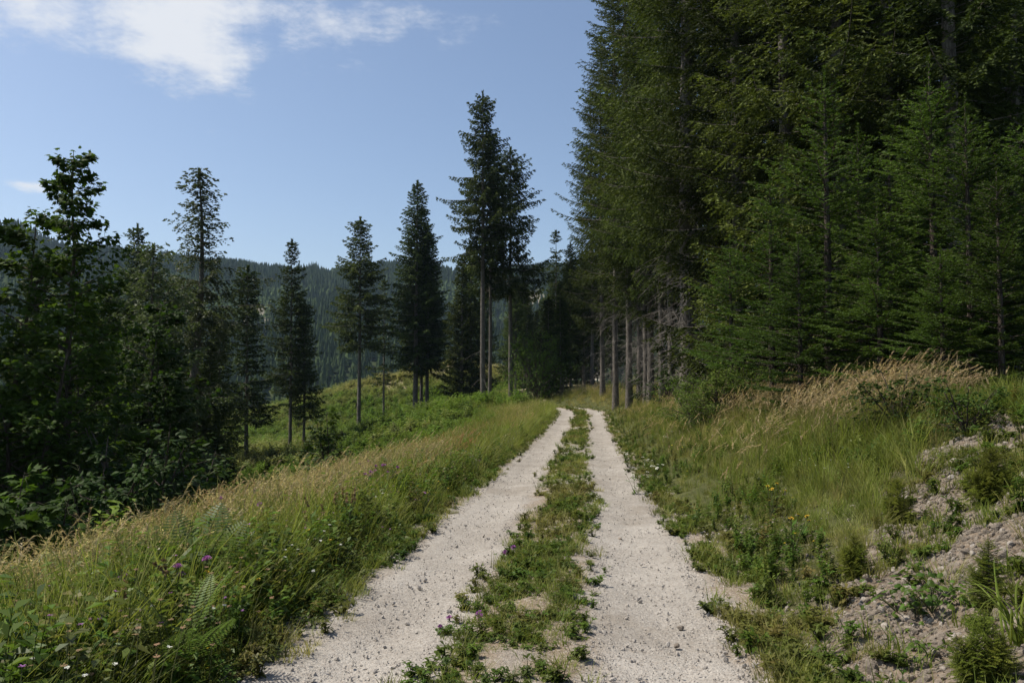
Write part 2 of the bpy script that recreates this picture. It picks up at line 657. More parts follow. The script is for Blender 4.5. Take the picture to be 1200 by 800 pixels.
# ------------------------------------------------------------------ the ground sheet
def build_ground():
    fine_a = np.arange(-44, 42, .32)
    A = np.concatenate([np.arange(-180, -44, 8.0), fine_a, np.arange(42, 181, 8.0)])
    if A[-1] < 180:
        A = np.append(A, 180.0)
    th = np.radians(A) - YAW
    r = np.concatenate([[0.0, .8, 1.5], np.geomspace(2.0, 140, 300), np.geomspace(148, 2600, 34)])
    RR, TH = np.meshgrid(r, th, indexing='ij')
    X = CAM[0] + RR * np.sin(TH)
    Y = CAM[1] + RR * np.cos(TH)
    Z = ground(X, Y)
    t = X - xc(np.clip(Y, -100, 80))
    scr = scree_mask(X, Y)
    dry = sstep(.5, .68, fbm(X * .06, Y * .06, 21)) * sstep(60, 90, Y) * .5
    dry = np.maximum(dry, sstep(.45, .6, fbm(X * .5, Y * .3, 31)) * sstep(-2.4, -3.2, t) * sstep(-14, -8, t) * sstep(8, 14, Y) * .8)
    knob = np.exp(-((X + 22) / 7) ** 2 - ((Y - 121) / 12) ** 2)
    dry = np.clip(np.maximum(dry, knob * .75), 0, 1)
    structure('ground', grid_mesh('ground', X, Y, Z, M['ground'], {'scree': scr, 'dry': dry}))


def scree_mask(x, y):
    t = np.asarray(x, float)
    y = np.asarray(y, float)
    n = fbm(t * 2.2, y * 2.2, 5) - .5
    a = sstep(.5, -.3, y - np.interp(t, [1.4, 1.6, 2.4, 2.9, 4.2], [4.4, 4.7, 6.0, 6.8, 8.6]) + n * 1.6)
    b = sstep(1.5, 1.85, t + n * .6) * sstep(6.4, 5.4, t)
    return a * b * sstep(1.0, 2.0, y)


build_ground()


def build_track():
    ys = np.concatenate([np.arange(1.0, 9, .045), np.arange(9, 20, .1), np.arange(20, 67, .3)])
    ts = np.arange(-1.78, 1.90, .045)
    Y, T = np.meshgrid(ys, ts, indexing='ij')
    X = T + xc(Y)
    edge = np.abs(T)
    prof = -.035 * np.exp(-((edge - .85) / .28) ** 2) + .025 * np.exp(-(T / .35) ** 2)
    rel = (fbm(X * 9, Y * 9, 1) - .5) * .028 + (fbm(X * 1.4, Y * 1.1, 2) - .5) * .05
    base = zt(Y)
    side = np.where(T < 0, -.02 * sstep(1.4, 1.8, edge), .05 * sstep(1.5, 1.9, edge))
    Z = base + prof + rel + side + .012
    # skirts tuck into the ground at both sides
    sink = sstep(1.62, 1.78, edge + (fbm(X * 3, Y * 3, 8) - .5) * .22)
    Z = Z - sink * .14
    n = fbm(X * 5, Y * 3, 4)
    n2 = fbm(X * .9 + 4, Y * .55, 14)
    mid = sstep(.50, .30, edge + (n - .5) * .45 + (n2 - .5) * .35) * sstep(.30, .52, n2 * .6 + n * .4)
    out = sstep(1.22, 1.50, edge + (n - .5) * .5)
    soil = np.clip(np.maximum(mid * .85, out * .75), 0, 1)
    structure('gravel_track', grid_mesh('gravel_track', X, Y, Z, M['track'], {'soil': soil}))


build_track()


def track_z(x, y):
    return zt(y) + .0


# ------------------------------------------------------------------ wooded mountain
_SA = np.array([-60, -40, -33.7, -31.5, -29.5, -26, -22, -18, -13, -8, 0, 8, 20, 40])     # degrees from the lens axis
_SY = np.array([232, 244, 256, 268, 284, 287, 298, 305, 307, 310, 308, 304, 300, 300])
RIDGE = 1150.0


def mount(th_deg, rho):
    """height of the wooded mountain at a bearing from the lens axis and a distance"""
    top = CAM[2] + (440 - np.interp(th_deg, _SA, _SY)) / 900.0 * RIDGE * np.cos(np.radians(th_deg)) - 14
    top = top + (fbm(th_deg * .55, th_deg * 0 + .5, 77, 4) - .5) * 22
    u = np.clip((rho - 300) / (RIDGE - 300), 0, 1.4)
    z = -45 + (top + 45) * (np.where(u < 1, u ** .85, 1 - .5 * (u - 1)))
    xx = rho * np.sin(np.radians(th_deg))
    yy = rho * np.cos(np.radians(th_deg))
    z = z + (fbm(xx * .006, yy * .004, 41) - .5) * 70 * np.sin(np.clip(u, 0, 1) * math.pi)
    return z


def polar(th_deg, rho):
    a = np.radians(th_deg) - YAW
    return CAM[0] + rho * np.sin(a), CAM[1] + rho * np.cos(a)


def build_mountain():
    A = np.arange(-62, 40.1, .6)
    r = np.concatenate([np.linspace(290, RIDGE, 60), np.linspace(RIDGE + 30, RIDGE + 500, 10)])
    RR, AA = np.meshgrid(r, A, indexing='ij')
    X, Y = polar(AA, RR)
    Z = mount(AA, RR)
    rock = sstep(.66, .74, fbm(AA * .5, RR * .012, 55))
    structure('mountain', grid_mesh('mountain', X, Y, Z, M['mountain'], {'rock': rock}))
    n = 38000
    ru = np.sqrt(rng.uniform(.075, 1.06, n)) * RIDGE
    au = rng.uniform(-46, 14, n)
    keep = sstep(.71, .66, fbm(au * .5, ru * .012, 55)) > rng.uniform(0, 1, n)
    ru, au = ru[keep], au[keep]
    X, Y = polar(au, ru)
    Z = mount(au, ru)
    n = len(X)
    h = rng.uniform(6, 14, n) * (.8 + .5 * fbm(X * .01, Y * .01, 66))
    w_ = h * rng.uniform(.16, .25, n)
    decid = fbm(X * .012, Y * .012, 88) > .60
    h = np.where(decid, h * .62, h)
    w_ = np.where(decid, w_ * 1.7, w_)
    tone = np.clip(rng.normal(.30, .16, n) + decid * .45 + (fbm(X * .006, Y * .006, 203) - .5) * .9, 0, 1)
    ph = rng.uniform(0, 6.28, n)
    g = Geo()
    S = 5
    an = np.arange(S) / S * 6.283
    for (z0, z1, rr) in ((.10, .58, 1.0), (.36, .80, .68), (.62, 1.02, .40)):
        jit = rng.uniform(.65, 1.3, (n, S))
        zj = rng.uniform(-.05, .05, (n, S))
        ring = np.stack([X[:, None] + w_[:, None] * rr * jit * np.cos(an[None] + ph[:, None]),
                         Y[:, None] + w_[:, None] * rr * jit * np.sin(an[None] + ph[:, None]),
                         Z[:, None] + h[:, None] * (z0 + zj)], -1)
        apex = np.stack([X, Y, Z + h * z1], -1)
        V = np.stack([ring, np.roll(ring, -1, 1), np.broadcast_to(apex[:, None], ring.shape)], 2)
        g.tris(V.reshape(-1, 3, 3), np.repeat(tone, S))
    o = link('far_forest', g.mesh('far_forest', [M['far']]))
    o['kind'] = 'stuff'
    o['label'] = 'hazy spruce forest covering the distant mountain'


build_mountain()


# ------------------------------------------------------------------ conifers
def trunk_pts(H, bend=0.0, az=0.0, K=14, wob=.0, rs=None):
    u = np.linspace(0, 1, K)
    off = bend * H * (np.sin(u * 2.2) * .5)
    p = np.stack([off * math.cos(az), off * math.sin(az), u * H], -1)
    if wob and rs is not None:
        p[1:, :2] += np.cumsum(rs.normal(0, wob, (K - 1, 2)), 0)
    return u, p


def conifer(seed, H, Rad, z0, whorl=.5, perw=5, up=.12, droop=.42, tip=.30, step=.13, tl=.55, hang=.55,
            bl=.11, bw=.035, seg=.075, shape=.85, r0=None, dead=0, bend=0., gap=0.0, mats=None, zlow=None, bendaz=0., leader=0.0, sparse=0.0, irregular=.25, tone0=.08, open_az=None):
    """one conifer: returns (trunk mesh, crown mesh); all sizes in metres"""
    rs = np.random.default_rng(seed)
    r0 = r0 or H * .0064 + .02
    u, tp = trunk_pts(H, bend, bendaz, 16, .012 * H / 20, rs)
    g = Geo()
    rad = r0 * (1 - u) ** .8 + .012
    rad[0] *= 1.35
    g.tube(tp, rad, 8, .5, 0)

    def axis(z):
        return np.array([np.interp(z, tp[:, 2], tp[:, 0]), np.interp(z, tp[:, 2], tp[:, 1]), z])

    c = Geo()
    zs = []
    z = z0
    while z < H * .985:
        w = whorl * (1 - .45 * (z - z0) / (H - z0))
        k = perw + (rs.random() < .5) - (rs.random() < sparse) * 2
        if rs.random() > gap:
            a0 = rs.uniform(0, 6.28)
            for i in range(max(2, k)):
                zs.append((z + rs.uniform(-.3, .3) * w, a0 + i * 6.283 / max(2, k) + rs.normal(0, .28)))
        z += w
    lobes = rs.uniform(1 - 1.1 * irregular, 1 + .6 * irregular, 14)
    for (bz, a) in zs:
        if open_az is not None and abs((a - open_az + math.pi) % (2 * math.pi) - math.pi) < .55 and rs.random() < .8:
            continue
        f = np.clip((bz - z0) / (H - z0), 0, 1)
        prof = (1 - f) ** shape
        low = 1.0 - .35 * max(0, 1 - f / .12)          # the lowest boughs are a little shorter
        L = Rad * prof * low * rs.uniform(1 - irregular, 1 + irregular * .6) * lobes[int(f * 13.9)] + .10
        if L < .06:
            continue
        e = np.array([math.cos(a), math.sin(a), 0.])
        s_ = np.array([-math.sin(a), math.cos(a), 0.])
        dr = droop * (1 - .75 * f) * rs.uniform(.75, 1.25)
        upp = up + .55 * f ** 1.5
        curve = rs.normal(0, .10)

        def P(q):
            q = np.asarray(q)[..., None]
            return axis(bz) + e * L * q + s_ * L * curve * q * q + np.array([0, 0, 1.]) * L * (upp * q - dr * q ** 1.6 + tip * (1 - f) * q ** 3)
        K = max(4, int(L * 2.5) + 3)
        qs = np.linspace(0, 1, K)
        g.tube(P(qs), np.linspace(max(.010, L * .009), .004, K), 3, .5, 0)
        n = max(3, int(L * .9 / step))
        q = np.linspace(.10 + .15 * (1 - f), 1.0, n)
        q = np.repeat(q, 2) + rs.normal(0, .5 * step / L, 2 * n)
        q = np.clip(q, .04, 1.0)
        sg = np.tile([1., -1.], n)
        base = P(q)
        fw = norm(P(np.clip(q + .02, 0, 1.05)) - P(q - .02))
        tlen = tl * min(1, .35 + L * .30) * (.30 + .70 * np.clip((1.03 - q) * 2.4, 0, 1)) * rs.uniform(.65, 1.25, 2 * n)
        hg = hang * rs.uniform(.5, 1.4, 2 * n) * (1 - .5 * f)
        d = norm(fw * rs.uniform(.55, .95, (2 * n, 1)) + (s_ * sg[:, None]) * rs.uniform(.5, .95, (2 * n, 1)) - np.array([0, 0, 1.]) * hg[:, None])
        ktone = np.clip(tone0 + .46 * q + rs.normal(0, .13, 2 * n) + rs.normal(0, .08), 0, 1)  # paler tips: new growth, strengthened to paint in sunlit bough ends
        ns = np.maximum(2, (tlen / seg).astype(int))
        kk = np.repeat(np.arange(2 * n), ns)
        first = np.repeat(np.cumsum(ns) - ns, ns)
        uu = (np.arange(len(kk)) - first + .5) / ns[kk]
        pos = base[kk] + d[kk] * (tlen[kk] * uu)[:, None] - np.array([0, 0, 1.]) * (.28 * hang * tlen[kk] * uu * uu)[:, None]
        dk = d[kk]
        flat = norm(np.cross(dk, np.array([0, 0, 1.])) + rs.normal(0, .35, dk.shape))
        for sgn in (1, -1):
            bd = norm(dk * .8 + flat * sgn * .62 + rs.normal(0, .16, dk.shape))
            ln = (bl * rs.uniform(.7, 1.3, len(kk)) * (1.05 - .35 * uu))[:, None]
            side = norm(np.cross(bd, rs.normal(0, 1, dk.shape)))
            wv = side * (bw * rs.uniform(.7, 1.3, len(kk)))[:, None] * .5
            V = np.stack([pos - wv, pos + wv, pos + bd * ln], 1)
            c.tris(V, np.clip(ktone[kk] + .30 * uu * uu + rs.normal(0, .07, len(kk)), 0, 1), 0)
    # leader shoot
    topn = 14
    tz = np.linspace(H * .97, H + leader, topn)
    g.tube(np.stack([np.full(6, tp[-1, 0]), np.full(6, tp[-1, 1]), np.linspace(H * .96, H + leader, 6)], -1), np.linspace(.02, .006, 6), 4, .6, 0)
    for zz_ in tz:
        aa = rs.uniform(0, 6.28, 5)
        b0 = np.array([tp[-1, 0], tp[-1, 1], zz_])
        dd = np.stack([np.cos(aa) * .8, np.sin(aa) * .8, np.full(5, .9)], -1)
        sd_ = np.stack([-np.sin(aa), np.cos(aa), np.zeros(5)], -1) * bw * .6
        c.tris(np.stack([b0 - sd_, b0 + sd_, b0 + dd * bl], 1), .6, 0)
    # dead twigs on the bare lower stem
    for i in range(dead):
        bz = rs.uniform(z0 * .18, z0 * 1.25 + .5)
        a = rs.uniform(0, 6.28)
        L = rs.uniform(.5, 1.0) * Rad * .5
        e = np.array([math.cos(a), math.sin(a), 0.])
        q = np.linspace(0, 1, 5)[:, None]
        pts = axis(bz) + e * L * q + np.array([0, 0, 1.]) * L * (rs.uniform(-.15, .3) * q - rs.uniform(.3, .8) * q * q) + np.cross(e, [0, 0, 1]) * L * rs.normal(0, .2) * q * q
        g.tube(pts, np.linspace(.014, .004, 5), 3, .5, 1)
        for j in range(rs.integers(2, 6)):
            k = rs.uniform(.3, .95)
            b0 = np.array([np.interp(k, q[:, 0], pts[:, m_]) for m_ in range(3)])
            dv = norm(e * .5 + rs.normal(0, .5, 3) - np.array([0, 0, .5])) * L * rs.uniform(.15, .4)
            g.tube(np.stack([b0, b0 + dv * .5 + rs.normal(0, .02, 3), b0 + dv]), [.006, .004, .002], 3, .5, 1)
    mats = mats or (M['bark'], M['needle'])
    return g.mesh('trunk', [mats[0], M['twig']], True), c.mesh('crown', [mats[1]])


KINDS = {}


def kind(name, H, *a, **k):
    KINDS[name] = (H, conifer(*((a[0], H) + a[1:]), **k))


# mature spruces by the track (fine), mid-distance spruces on the clearing (coarser), young edge spruces (finest)
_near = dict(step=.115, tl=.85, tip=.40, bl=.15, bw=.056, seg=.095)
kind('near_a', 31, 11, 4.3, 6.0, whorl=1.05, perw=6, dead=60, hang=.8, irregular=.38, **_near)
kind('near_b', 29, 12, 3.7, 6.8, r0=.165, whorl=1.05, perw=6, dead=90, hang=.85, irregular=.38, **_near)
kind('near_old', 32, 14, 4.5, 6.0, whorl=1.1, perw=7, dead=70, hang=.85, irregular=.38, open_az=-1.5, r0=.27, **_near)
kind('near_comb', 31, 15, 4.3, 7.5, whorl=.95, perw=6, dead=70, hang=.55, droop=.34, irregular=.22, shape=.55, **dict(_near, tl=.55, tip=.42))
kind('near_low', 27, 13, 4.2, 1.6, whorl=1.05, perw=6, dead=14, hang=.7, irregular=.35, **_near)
MM = (M['bark'], M['needle_mid'])
_mid = dict(step=.16, tl=.66, bl=.25, bw=.115, seg=.15, mats=MM)
kind('mid_tall', 28, 21, 4.2, 13.0, whorl=.58, perw=6, hang=.95, droop=.60, tip=.38, shape=.56, dead=16, irregular=.50, r0=.30, **_mid)
kind('mid_cone', 25, 22, 3.7, 6.4, whorl=.58, perw=6, hang=.75, droop=.45, shape=.66, dead=16, irregular=.36, gap=.06, r0=.27, **_mid)
kind('mid_slim', 22, 23, 3.2, 9.4, whorl=.54, perw=6, hang=.75, droop=.40, shape=.60, dead=20, irregular=.42, gap=.05, r0=.20, **_mid)
kind('mid_thin', 23, 28, 2.9, 7.0, whorl=.56, perw=6, hang=.7, droop=.36, shape=.66, dead=22, irregular=.42, gap=.05, r0=.20, **_mid)
kind('mid_sparse', 18, 24, 1.9, 6.0, whorl=.80, perw=4, hang=.5, droop=.30, shape=.60, dead=18, gap=.16, irregular=.5, r0=.13, **_mid)
kind('mid_dense', 15, 25, 2.6, 1.2, whorl=.46, perw=6, hang=.5, droop=.36, shape=.70, irregular=.34, r0=.18, **_mid)
kind('mid_sweep', 24, 26, 4.2, 10.6, whorl=.66, perw=6, hang=.95, droop=.56, tip=.52, shape=.58, dead=10, irregular=.45, r0=.24, **_mid)
kind('mid_pole', 17, 27, 2.6, 4.2, whorl=.52, perw=6, hang=.65, droop=.40, shape=.64, dead=16, irregular=.45, gap=.08, r0=.15, **_mid)
MY = (M['bark_dark'], M['needle_young'])
_yng = dict(irregular=.42, step=.062, tl=.32, bl=.066, bw=.022, seg=.032, mats=MY, hang=.14, droop=.16, up=.16, tip=.10, tone0=.18)
kind('young_a', 5.6, 31, 1.75, .25, whorl=.30, perw=6, shape=.66, leader=.42, r0=.07, **_yng)
kind('young_b', 4.6, 32, 1.55, .2, whorl=.27, perw=6, shape=.68, leader=.34, r0=.06, **_yng)
kind('bush', 2.6, 34, 1.5, .1, whorl=.22, perw=7, shape=.55, leader=.2, r0=.05, **dict({k_: v_ for k_, v_ in _yng.items() if k_ != 'tone0'}, mats=(M['bark_dark'], leaf_mat('spruce_bush_needles', (.045, .080, .012), (.170, .225, .040), .36, .6, spec=.12)), tone0=.34))
kind('young_c', 7.0, 33, 2.1, .4, whorl=.36, perw=6, shape=.62, leader=.4, r0=.09, **dict(_yng, step=.085, bl=.08, bw=.026, seg=.042))
ML = (M['bark'], M['larch'])
kind('larch', 17, 41, 2.7, 6.0, whorl=.50, perw=6, up=.20, droop=.5, tip=.18, step=.16, tl=.55, hang=1.35, bl=.13, bw=.085, seg=.08, shape=.68,
     irregular=.5, gap=.10, bend=.10, bendaz=0.35, r0=.19, mats=ML, dead=8)
kind('larch_low', 12, 42, 3.0, 2.0, whorl=.55, perw=5, up=.20, droop=.42, tip=.1, step=.14, tl=.65, hang=1.2, bl=.14, bw=.085, seg=.09, shape=.6,
     irregular=.35, r0=.14, mats=ML)


def conifer_at(kname, px, d, label, top=None, height=None, wide=1.0, rz=None, group=None, name='spruce_tree', cat='spruce tree', sink=.15, tilt=(0, 0), xy=None):
    x, y = xy if xy else at(px, d)
    z = gz(x, y) - sink
    H0, (tm, cm) = KINDS[kname]
    if height is None:
        height = (zpx(top, d) - z) if top is not None else H0
    s = height / H0
    o = thing(name, label, cat, (x, y, z), rng.uniform(0, 6.28) if rz is None else rz, (s * wide, s * wide, s), group, tilt)
    link('trunk', tm, o)
    cr = link('crown', cm, o)
    cr['kind'] = 'stuff'
    return o


# --- clearing edge, left of the track
G1 = 'spruces left standing on the clearing'
conifer_at('mid_tall', 566, 65, 'tallest spruce of the clearing, long bare trunk beside the verge', top=103, wide=.84, rz=.4, group=G1)
conifer_at('mid_slim', 574, 67, 'thin spruce trunk pressed close to the tallest spruce', top=150, wide=.8, group=G1)
conifer_at('mid_sweep', 598, 70, 'tall spruce with sweeping upturned boughs right of the tallest spruce', top=170, wide=.98, rz=2.1, group=G1)
conifer_at('mid_cone', 487, 80, 'tall cone shaped spruce in front of its two close neighbours', top=211, rz=1.0, group=G1)
conifer_at('mid_thin', 494, 82, 'spruce stem between two others in the clump of three', top=240, wide=.9, group=G1)
conifer_at('mid_cone', 501, 81, 'spruce at the track side of the clump of three', top=262, wide=.9, group=G1)
conifer_at('mid_slim', 421, 79, 'slim spruce with a pointed top and clean trunk, standing alone', top=254, rz=.2, group=G1)
conifer_at('mid_sparse', 450, 85, 'spindly half bare spruce right of the lone slim spruce', top=328, group=G1)
conifer_at('mid_thin', 341, 65, 'narrow dark spruce left of the small olive spruce', top=280, wide=.95, rz=3.0, group=G1)
conifer_at('mid_pole', 357, 66, 'small olive spruce right beside the narrow dark spruce', top=352, wide=1.0, group=G1)
conifer_at('mid_pole', 290, 60, 'bushy spruce with boughs almost to the ground, over the dry grass', top=312, wide=1.15, rz=5.0, group=G1)
conifer_at('mid_pole', 258, 50, 'short dark spruce on a bare stem at the edge of the dark thicket', top=362, wide=1.0, group=G1)
conifer_at('mid_dense', 228, 46, 'dark dense spruce at the foot of the leaning larch', top=362, wide=.85, group=G1)
conifer_at('mid_dense', 541, 76, 'low black green spruce filling the gap beside the tallest spruce', top=300, wide=.85, group=G1)
conifer_at('mid_dense', 552, 82, 'dark spruce behind the tallest trunk with a pointed top', top=286, wide=.8, group=G1)
conifer_at('larch', 206, 42, 'airy larch with a leaning trunk rising over the dark thicket', top=194, wide=1.35, rz=0.2, name='larch_tree', cat='larch')
conifer_at('larch_low', 176, 33, 'low olive larch with drooping twigs below the tall larch', top=286, wide=1.0, name='larch_tree', cat='larch')
conifer_at('mid_slim', 158, 62, 'pointed spruce top showing above the olive larch', top=262, wide=.8)
for (x_, y_, h_, lab) in ((-19.5, 14.5, 24, 'spruce of the wood left of the thicket, nearest the camera'), (-25, 21, 26, 'spruce of the wood left of the thicket, second along it'),
                          (-31.5, 27, 27, 'spruce of the wood left of the thicket, third along it'), (-18, 10.5, 20, 'spruce of the wood left of the thicket, beside the maples'),
                          (-37, 33, 27, 'spruce of the wood left of the thicket, farthest along it')):
    conifer_at('mid_dense', 0, 0, lab, height=h_, wide=1.0, group='wood left of the thicket', xy=(x_, y_))  # inferred wood out of frame; heights and spots chosen to shade the thicket
G2 = 'dark spruces in the thicket below the track'
for (px, d, top, lab) in ((128, 36, 330, 'dark spruce right of the young maple, in front of the olive larch'),
                          (206, 38, 395, 'black spruce low in front of the larch trunk'),
                          (246, 44, 402, 'small dark spruce at the end of the thicket'),
                          (100, 42, 345, 'dark spruce right behind the young maple'),
                          (40, 38, 300, 'dark spruce behind the leafy thicket at the picture edge'),
                          (112, 30, 372, 'dark spruce in the middle of the thicket behind the maples'),
                          (186, 31, 400, 'dark spruce behind the round leafy bush'),
                          (232, 40, 440, 'stunted dark spruce by the dry grass at the thicket end'),
                          (70, 30, 390, 'dark spruce low behind the leafy maples'),
                          (150, 44, 352, 'dark spruce half hidden behind the olive larch')):
    conifer_at('mid_dense', px, d, lab, top=top, wide=1.05, group=G2)

# --- wood behind the bend
G3 = 'spruces behind the bend of the track'
conifer_at('mid_sparse', 652, 74, 'thin open spruce pointing above the wood at the bend', top=270, wide=1.0, group=G3)
conifer_at('mid_cone', 668, 73, 'dense pointed spruce beside the thin one at the bend', top=284, wide=.85, group=G3)
conifer_at('mid_thin', 657, 68, 'double stemmed spruce at the very bend of the track', top=330, wide=.95, group=G3)
conifer_at('mid_pole', 660, 68.5, 'second stem of the pair at the bend of the track', top=345, wide=.9, group=G3)
conifer_at('mid_dense', 643, 71, 'bushy spruce behind the light green one at the bend', top=350, wide=1.3, group=G3)
conifer_at('mid_cone', 684, 78, 'spruce between the bend and the tall roadside wood', top=300, wide=.95, group=G3)
rb = np.random.default_rng(99)
for i in range(26):
    px = rb.uniform(560, 735)
    d = rb.uniform(88, 128)
    top = rb.uniform(316, 372) if px < 640 else rb.uniform(290, 350)
    conifer_at(('mid_cone', 'mid_slim', 'mid_pole', 'mid_dense')[i % 4], px, d, 'dark spruce in the closed wood far behind the bend', top=top, wide=rb.uniform(.9, 1.15),
               group='closed spruce wood far behind the bend')

# --- tall wood along the right of the track
G4 = 'tall spruces along the right of the track'
conifer_at('near_old', 806, 28, 'huge old spruce with the thick dark trunk above the green bush', height=33, rz=0, group=G4)
conifer_at('near_b', 815, 31, 'old spruce whose trunk stands just behind the thick one', height=31, rz=2.0, group=G4)
for (px, d, h, kn, lab) in ((737, 45, 31, 'near_comb', 'spruce with a pale grey trunk at the foot of the bank'),
                            (757, 43, 30, 'near_b', 'spruce with the nearer of two close trunks on the bank'),
                            (762, 42, 28, 'near_a', 'spruce with the farther right of two close trunks on the bank'),
                            (775, 40, 27, 'near_b', 'slender spruce trunk right of the close pair'),
                            (749, 48, 30, 'near_b', 'slender spruce behind the pale grey trunk'),
                            (721, 50, 29, 'near_comb', 'spruce with a short pale stem left of the grey trunk'),
                            (706, 58, 28, 'near_a', 'spruce over the last stretch of bank before the bend'),
                            (694, 66, 27, 'near_b', 'spruce at the corner where the tall wood begins'),
                            (786, 38, 29, 'near_b', 'spruce between the slender trunk and the huge old spruce')):
    conifer_at(kn, px, d, lab, height=h, wide=.92, group=G4)
rb = np.random.default_rng(5)
for i in range(12):
    px = rb.uniform(715, 800)
    conifer_at('near_b', px, rb.uniform(50, 72), 'spruce stem deep inside the tall wood', height=rb.uniform(24, 30), wide=rb.uniform(.6, .85), group='stems deep inside the tall wood')
for (px, d, h, lab) in ((868, 25, 28, 'tall spruce right of the huge old spruce, boughs to the bush'),
                        (925, 23, 27, 'tall spruce behind the young spruce with the bare leader'),
                        (985, 21.5, 28, 'tall dark spruce behind the middle of the young spruces'),
                        (1050, 21, 27, 'tall dark spruce behind the highest young spruce'),
                        (1120, 19, 27, 'tall dark spruce between the two front young spruces')):
    conifer_at('near_low', px, d, lab, height=h, wide=1.0, group=G4)
conifer_at('near_b', 1197, 21, 'tall spruce with a bare sunlit brown trunk at the frame edge', height=30, wide=.8, group=G4)
for i in range(22):
    px = rb.uniform(830, 1290)
    d = rb.uniform(27, 42)
    conifer_at(('near_low', 'near_a')[i % 2], px, d, 'dark spruce in the closed wood above the bank', height=rb.uniform(26, 32), group='closed spruce wood above the bank')

# --- young spruces in front of it
G5 = 'young spruces on top of the bank'
for (kn, px, d, top, wd, lab) in (('young_c', 972, 16, 96, 1.05, 'young spruce with a long bare leader, second from the huge spruce'),
                                  ('young_a', 1096, 13.5, 92, 1.05, 'young spruce with the pale forked leader shoot'),
                                  ('young_a', 1140, 12.2, 132, 1.0, 'young spruce with a brown leader right of the forked one'),
                                  ('young_b', 1174, 11.0, 210, 1.0, 'smaller young spruce in front of the brown leader'),
                                  ('young_c', 905, 17, 215, 1.15, 'broad young spruce at the near end of the green bush'),
                                  ('young_b', 938, 14.5, 290, 1.2, 'low wide young spruce over the dry grass crest'),
                                  ('young_b', 1032, 13.5, 250, 1.25, 'low wide young spruce in the middle of the row'),
                                  ('young_a', 1048, 15.5, 190, 1.2, 'young spruce half hidden behind the low wide one'),
                                  ('young_a', 858, 20, 290, 1.2, 'young spruce between the green bush and the tall wood'),
                                  ('young_b', 1210, 12.5, 150, 1.1, 'young spruce cut by the frame edge'),
                                  ('young_c', 1010, 17, 160, 1.1, 'young spruce behind the gap in the row'),
                                  ('young_b', 1105, 11.6, 300, 1.2, 'lowest young spruce spreading over the herbs')):
    conifer_at(kn, px, d, lab, top=top, wide=wd, group=G5, name='young_spruce', cat='young spruce', sink=.1)


# ------------------------------------------------------------------ broadleaved trees and shrubs
def maple_outline():
    a = [(-.06, 0), (-.30, -.06), (-.26, .14), (-.56, .30), (-.34, .40), (-.40, .62), (-.16, .60), (0, 1.0),
         (.16, .60), (.40, .62), (.34, .40), (.56, .30), (.26, .14), (.30, -.06), (.06, 0)]
    return np.array(a)


def oval_outline():
    return np.array([(0, 0), (-.26, .22), (-.34, .5), (-.22, .78), (0, 1.05), (.22, .78), (.34, .5), (.26, .22)])


def leaf_tris(outline, pos, fwd, nrm, size, rs, sag=.18):
    """fans of triangles for many leaves: pos (n,3), fwd (n,3), nrm (n,3), size (n,)"""
    side = norm(np.cross(fwd, nrm))
    nn = np.cross(side, fwd)
    o = outline
    k = len(o)
    lx, ly = o[:, 0], o[:, 1]
    lz = -.35 * np.abs(lx) - sag * ly ** 2
    P = pos[:, None] + size[:, None, None] * (lx[None, :, None] * side[:, None] + ly[None, :, None] * fwd[:, None] + lz[None, :, None] * nn[:, None])
    cen = pos + size[:, None] * (.42 * fwd)
    C = np.broadcast_to(cen[:, None], P.shape)
    return np.stack([P, np.roll(P, -1, 1), C], 2).reshape(-1, 3, 3), k


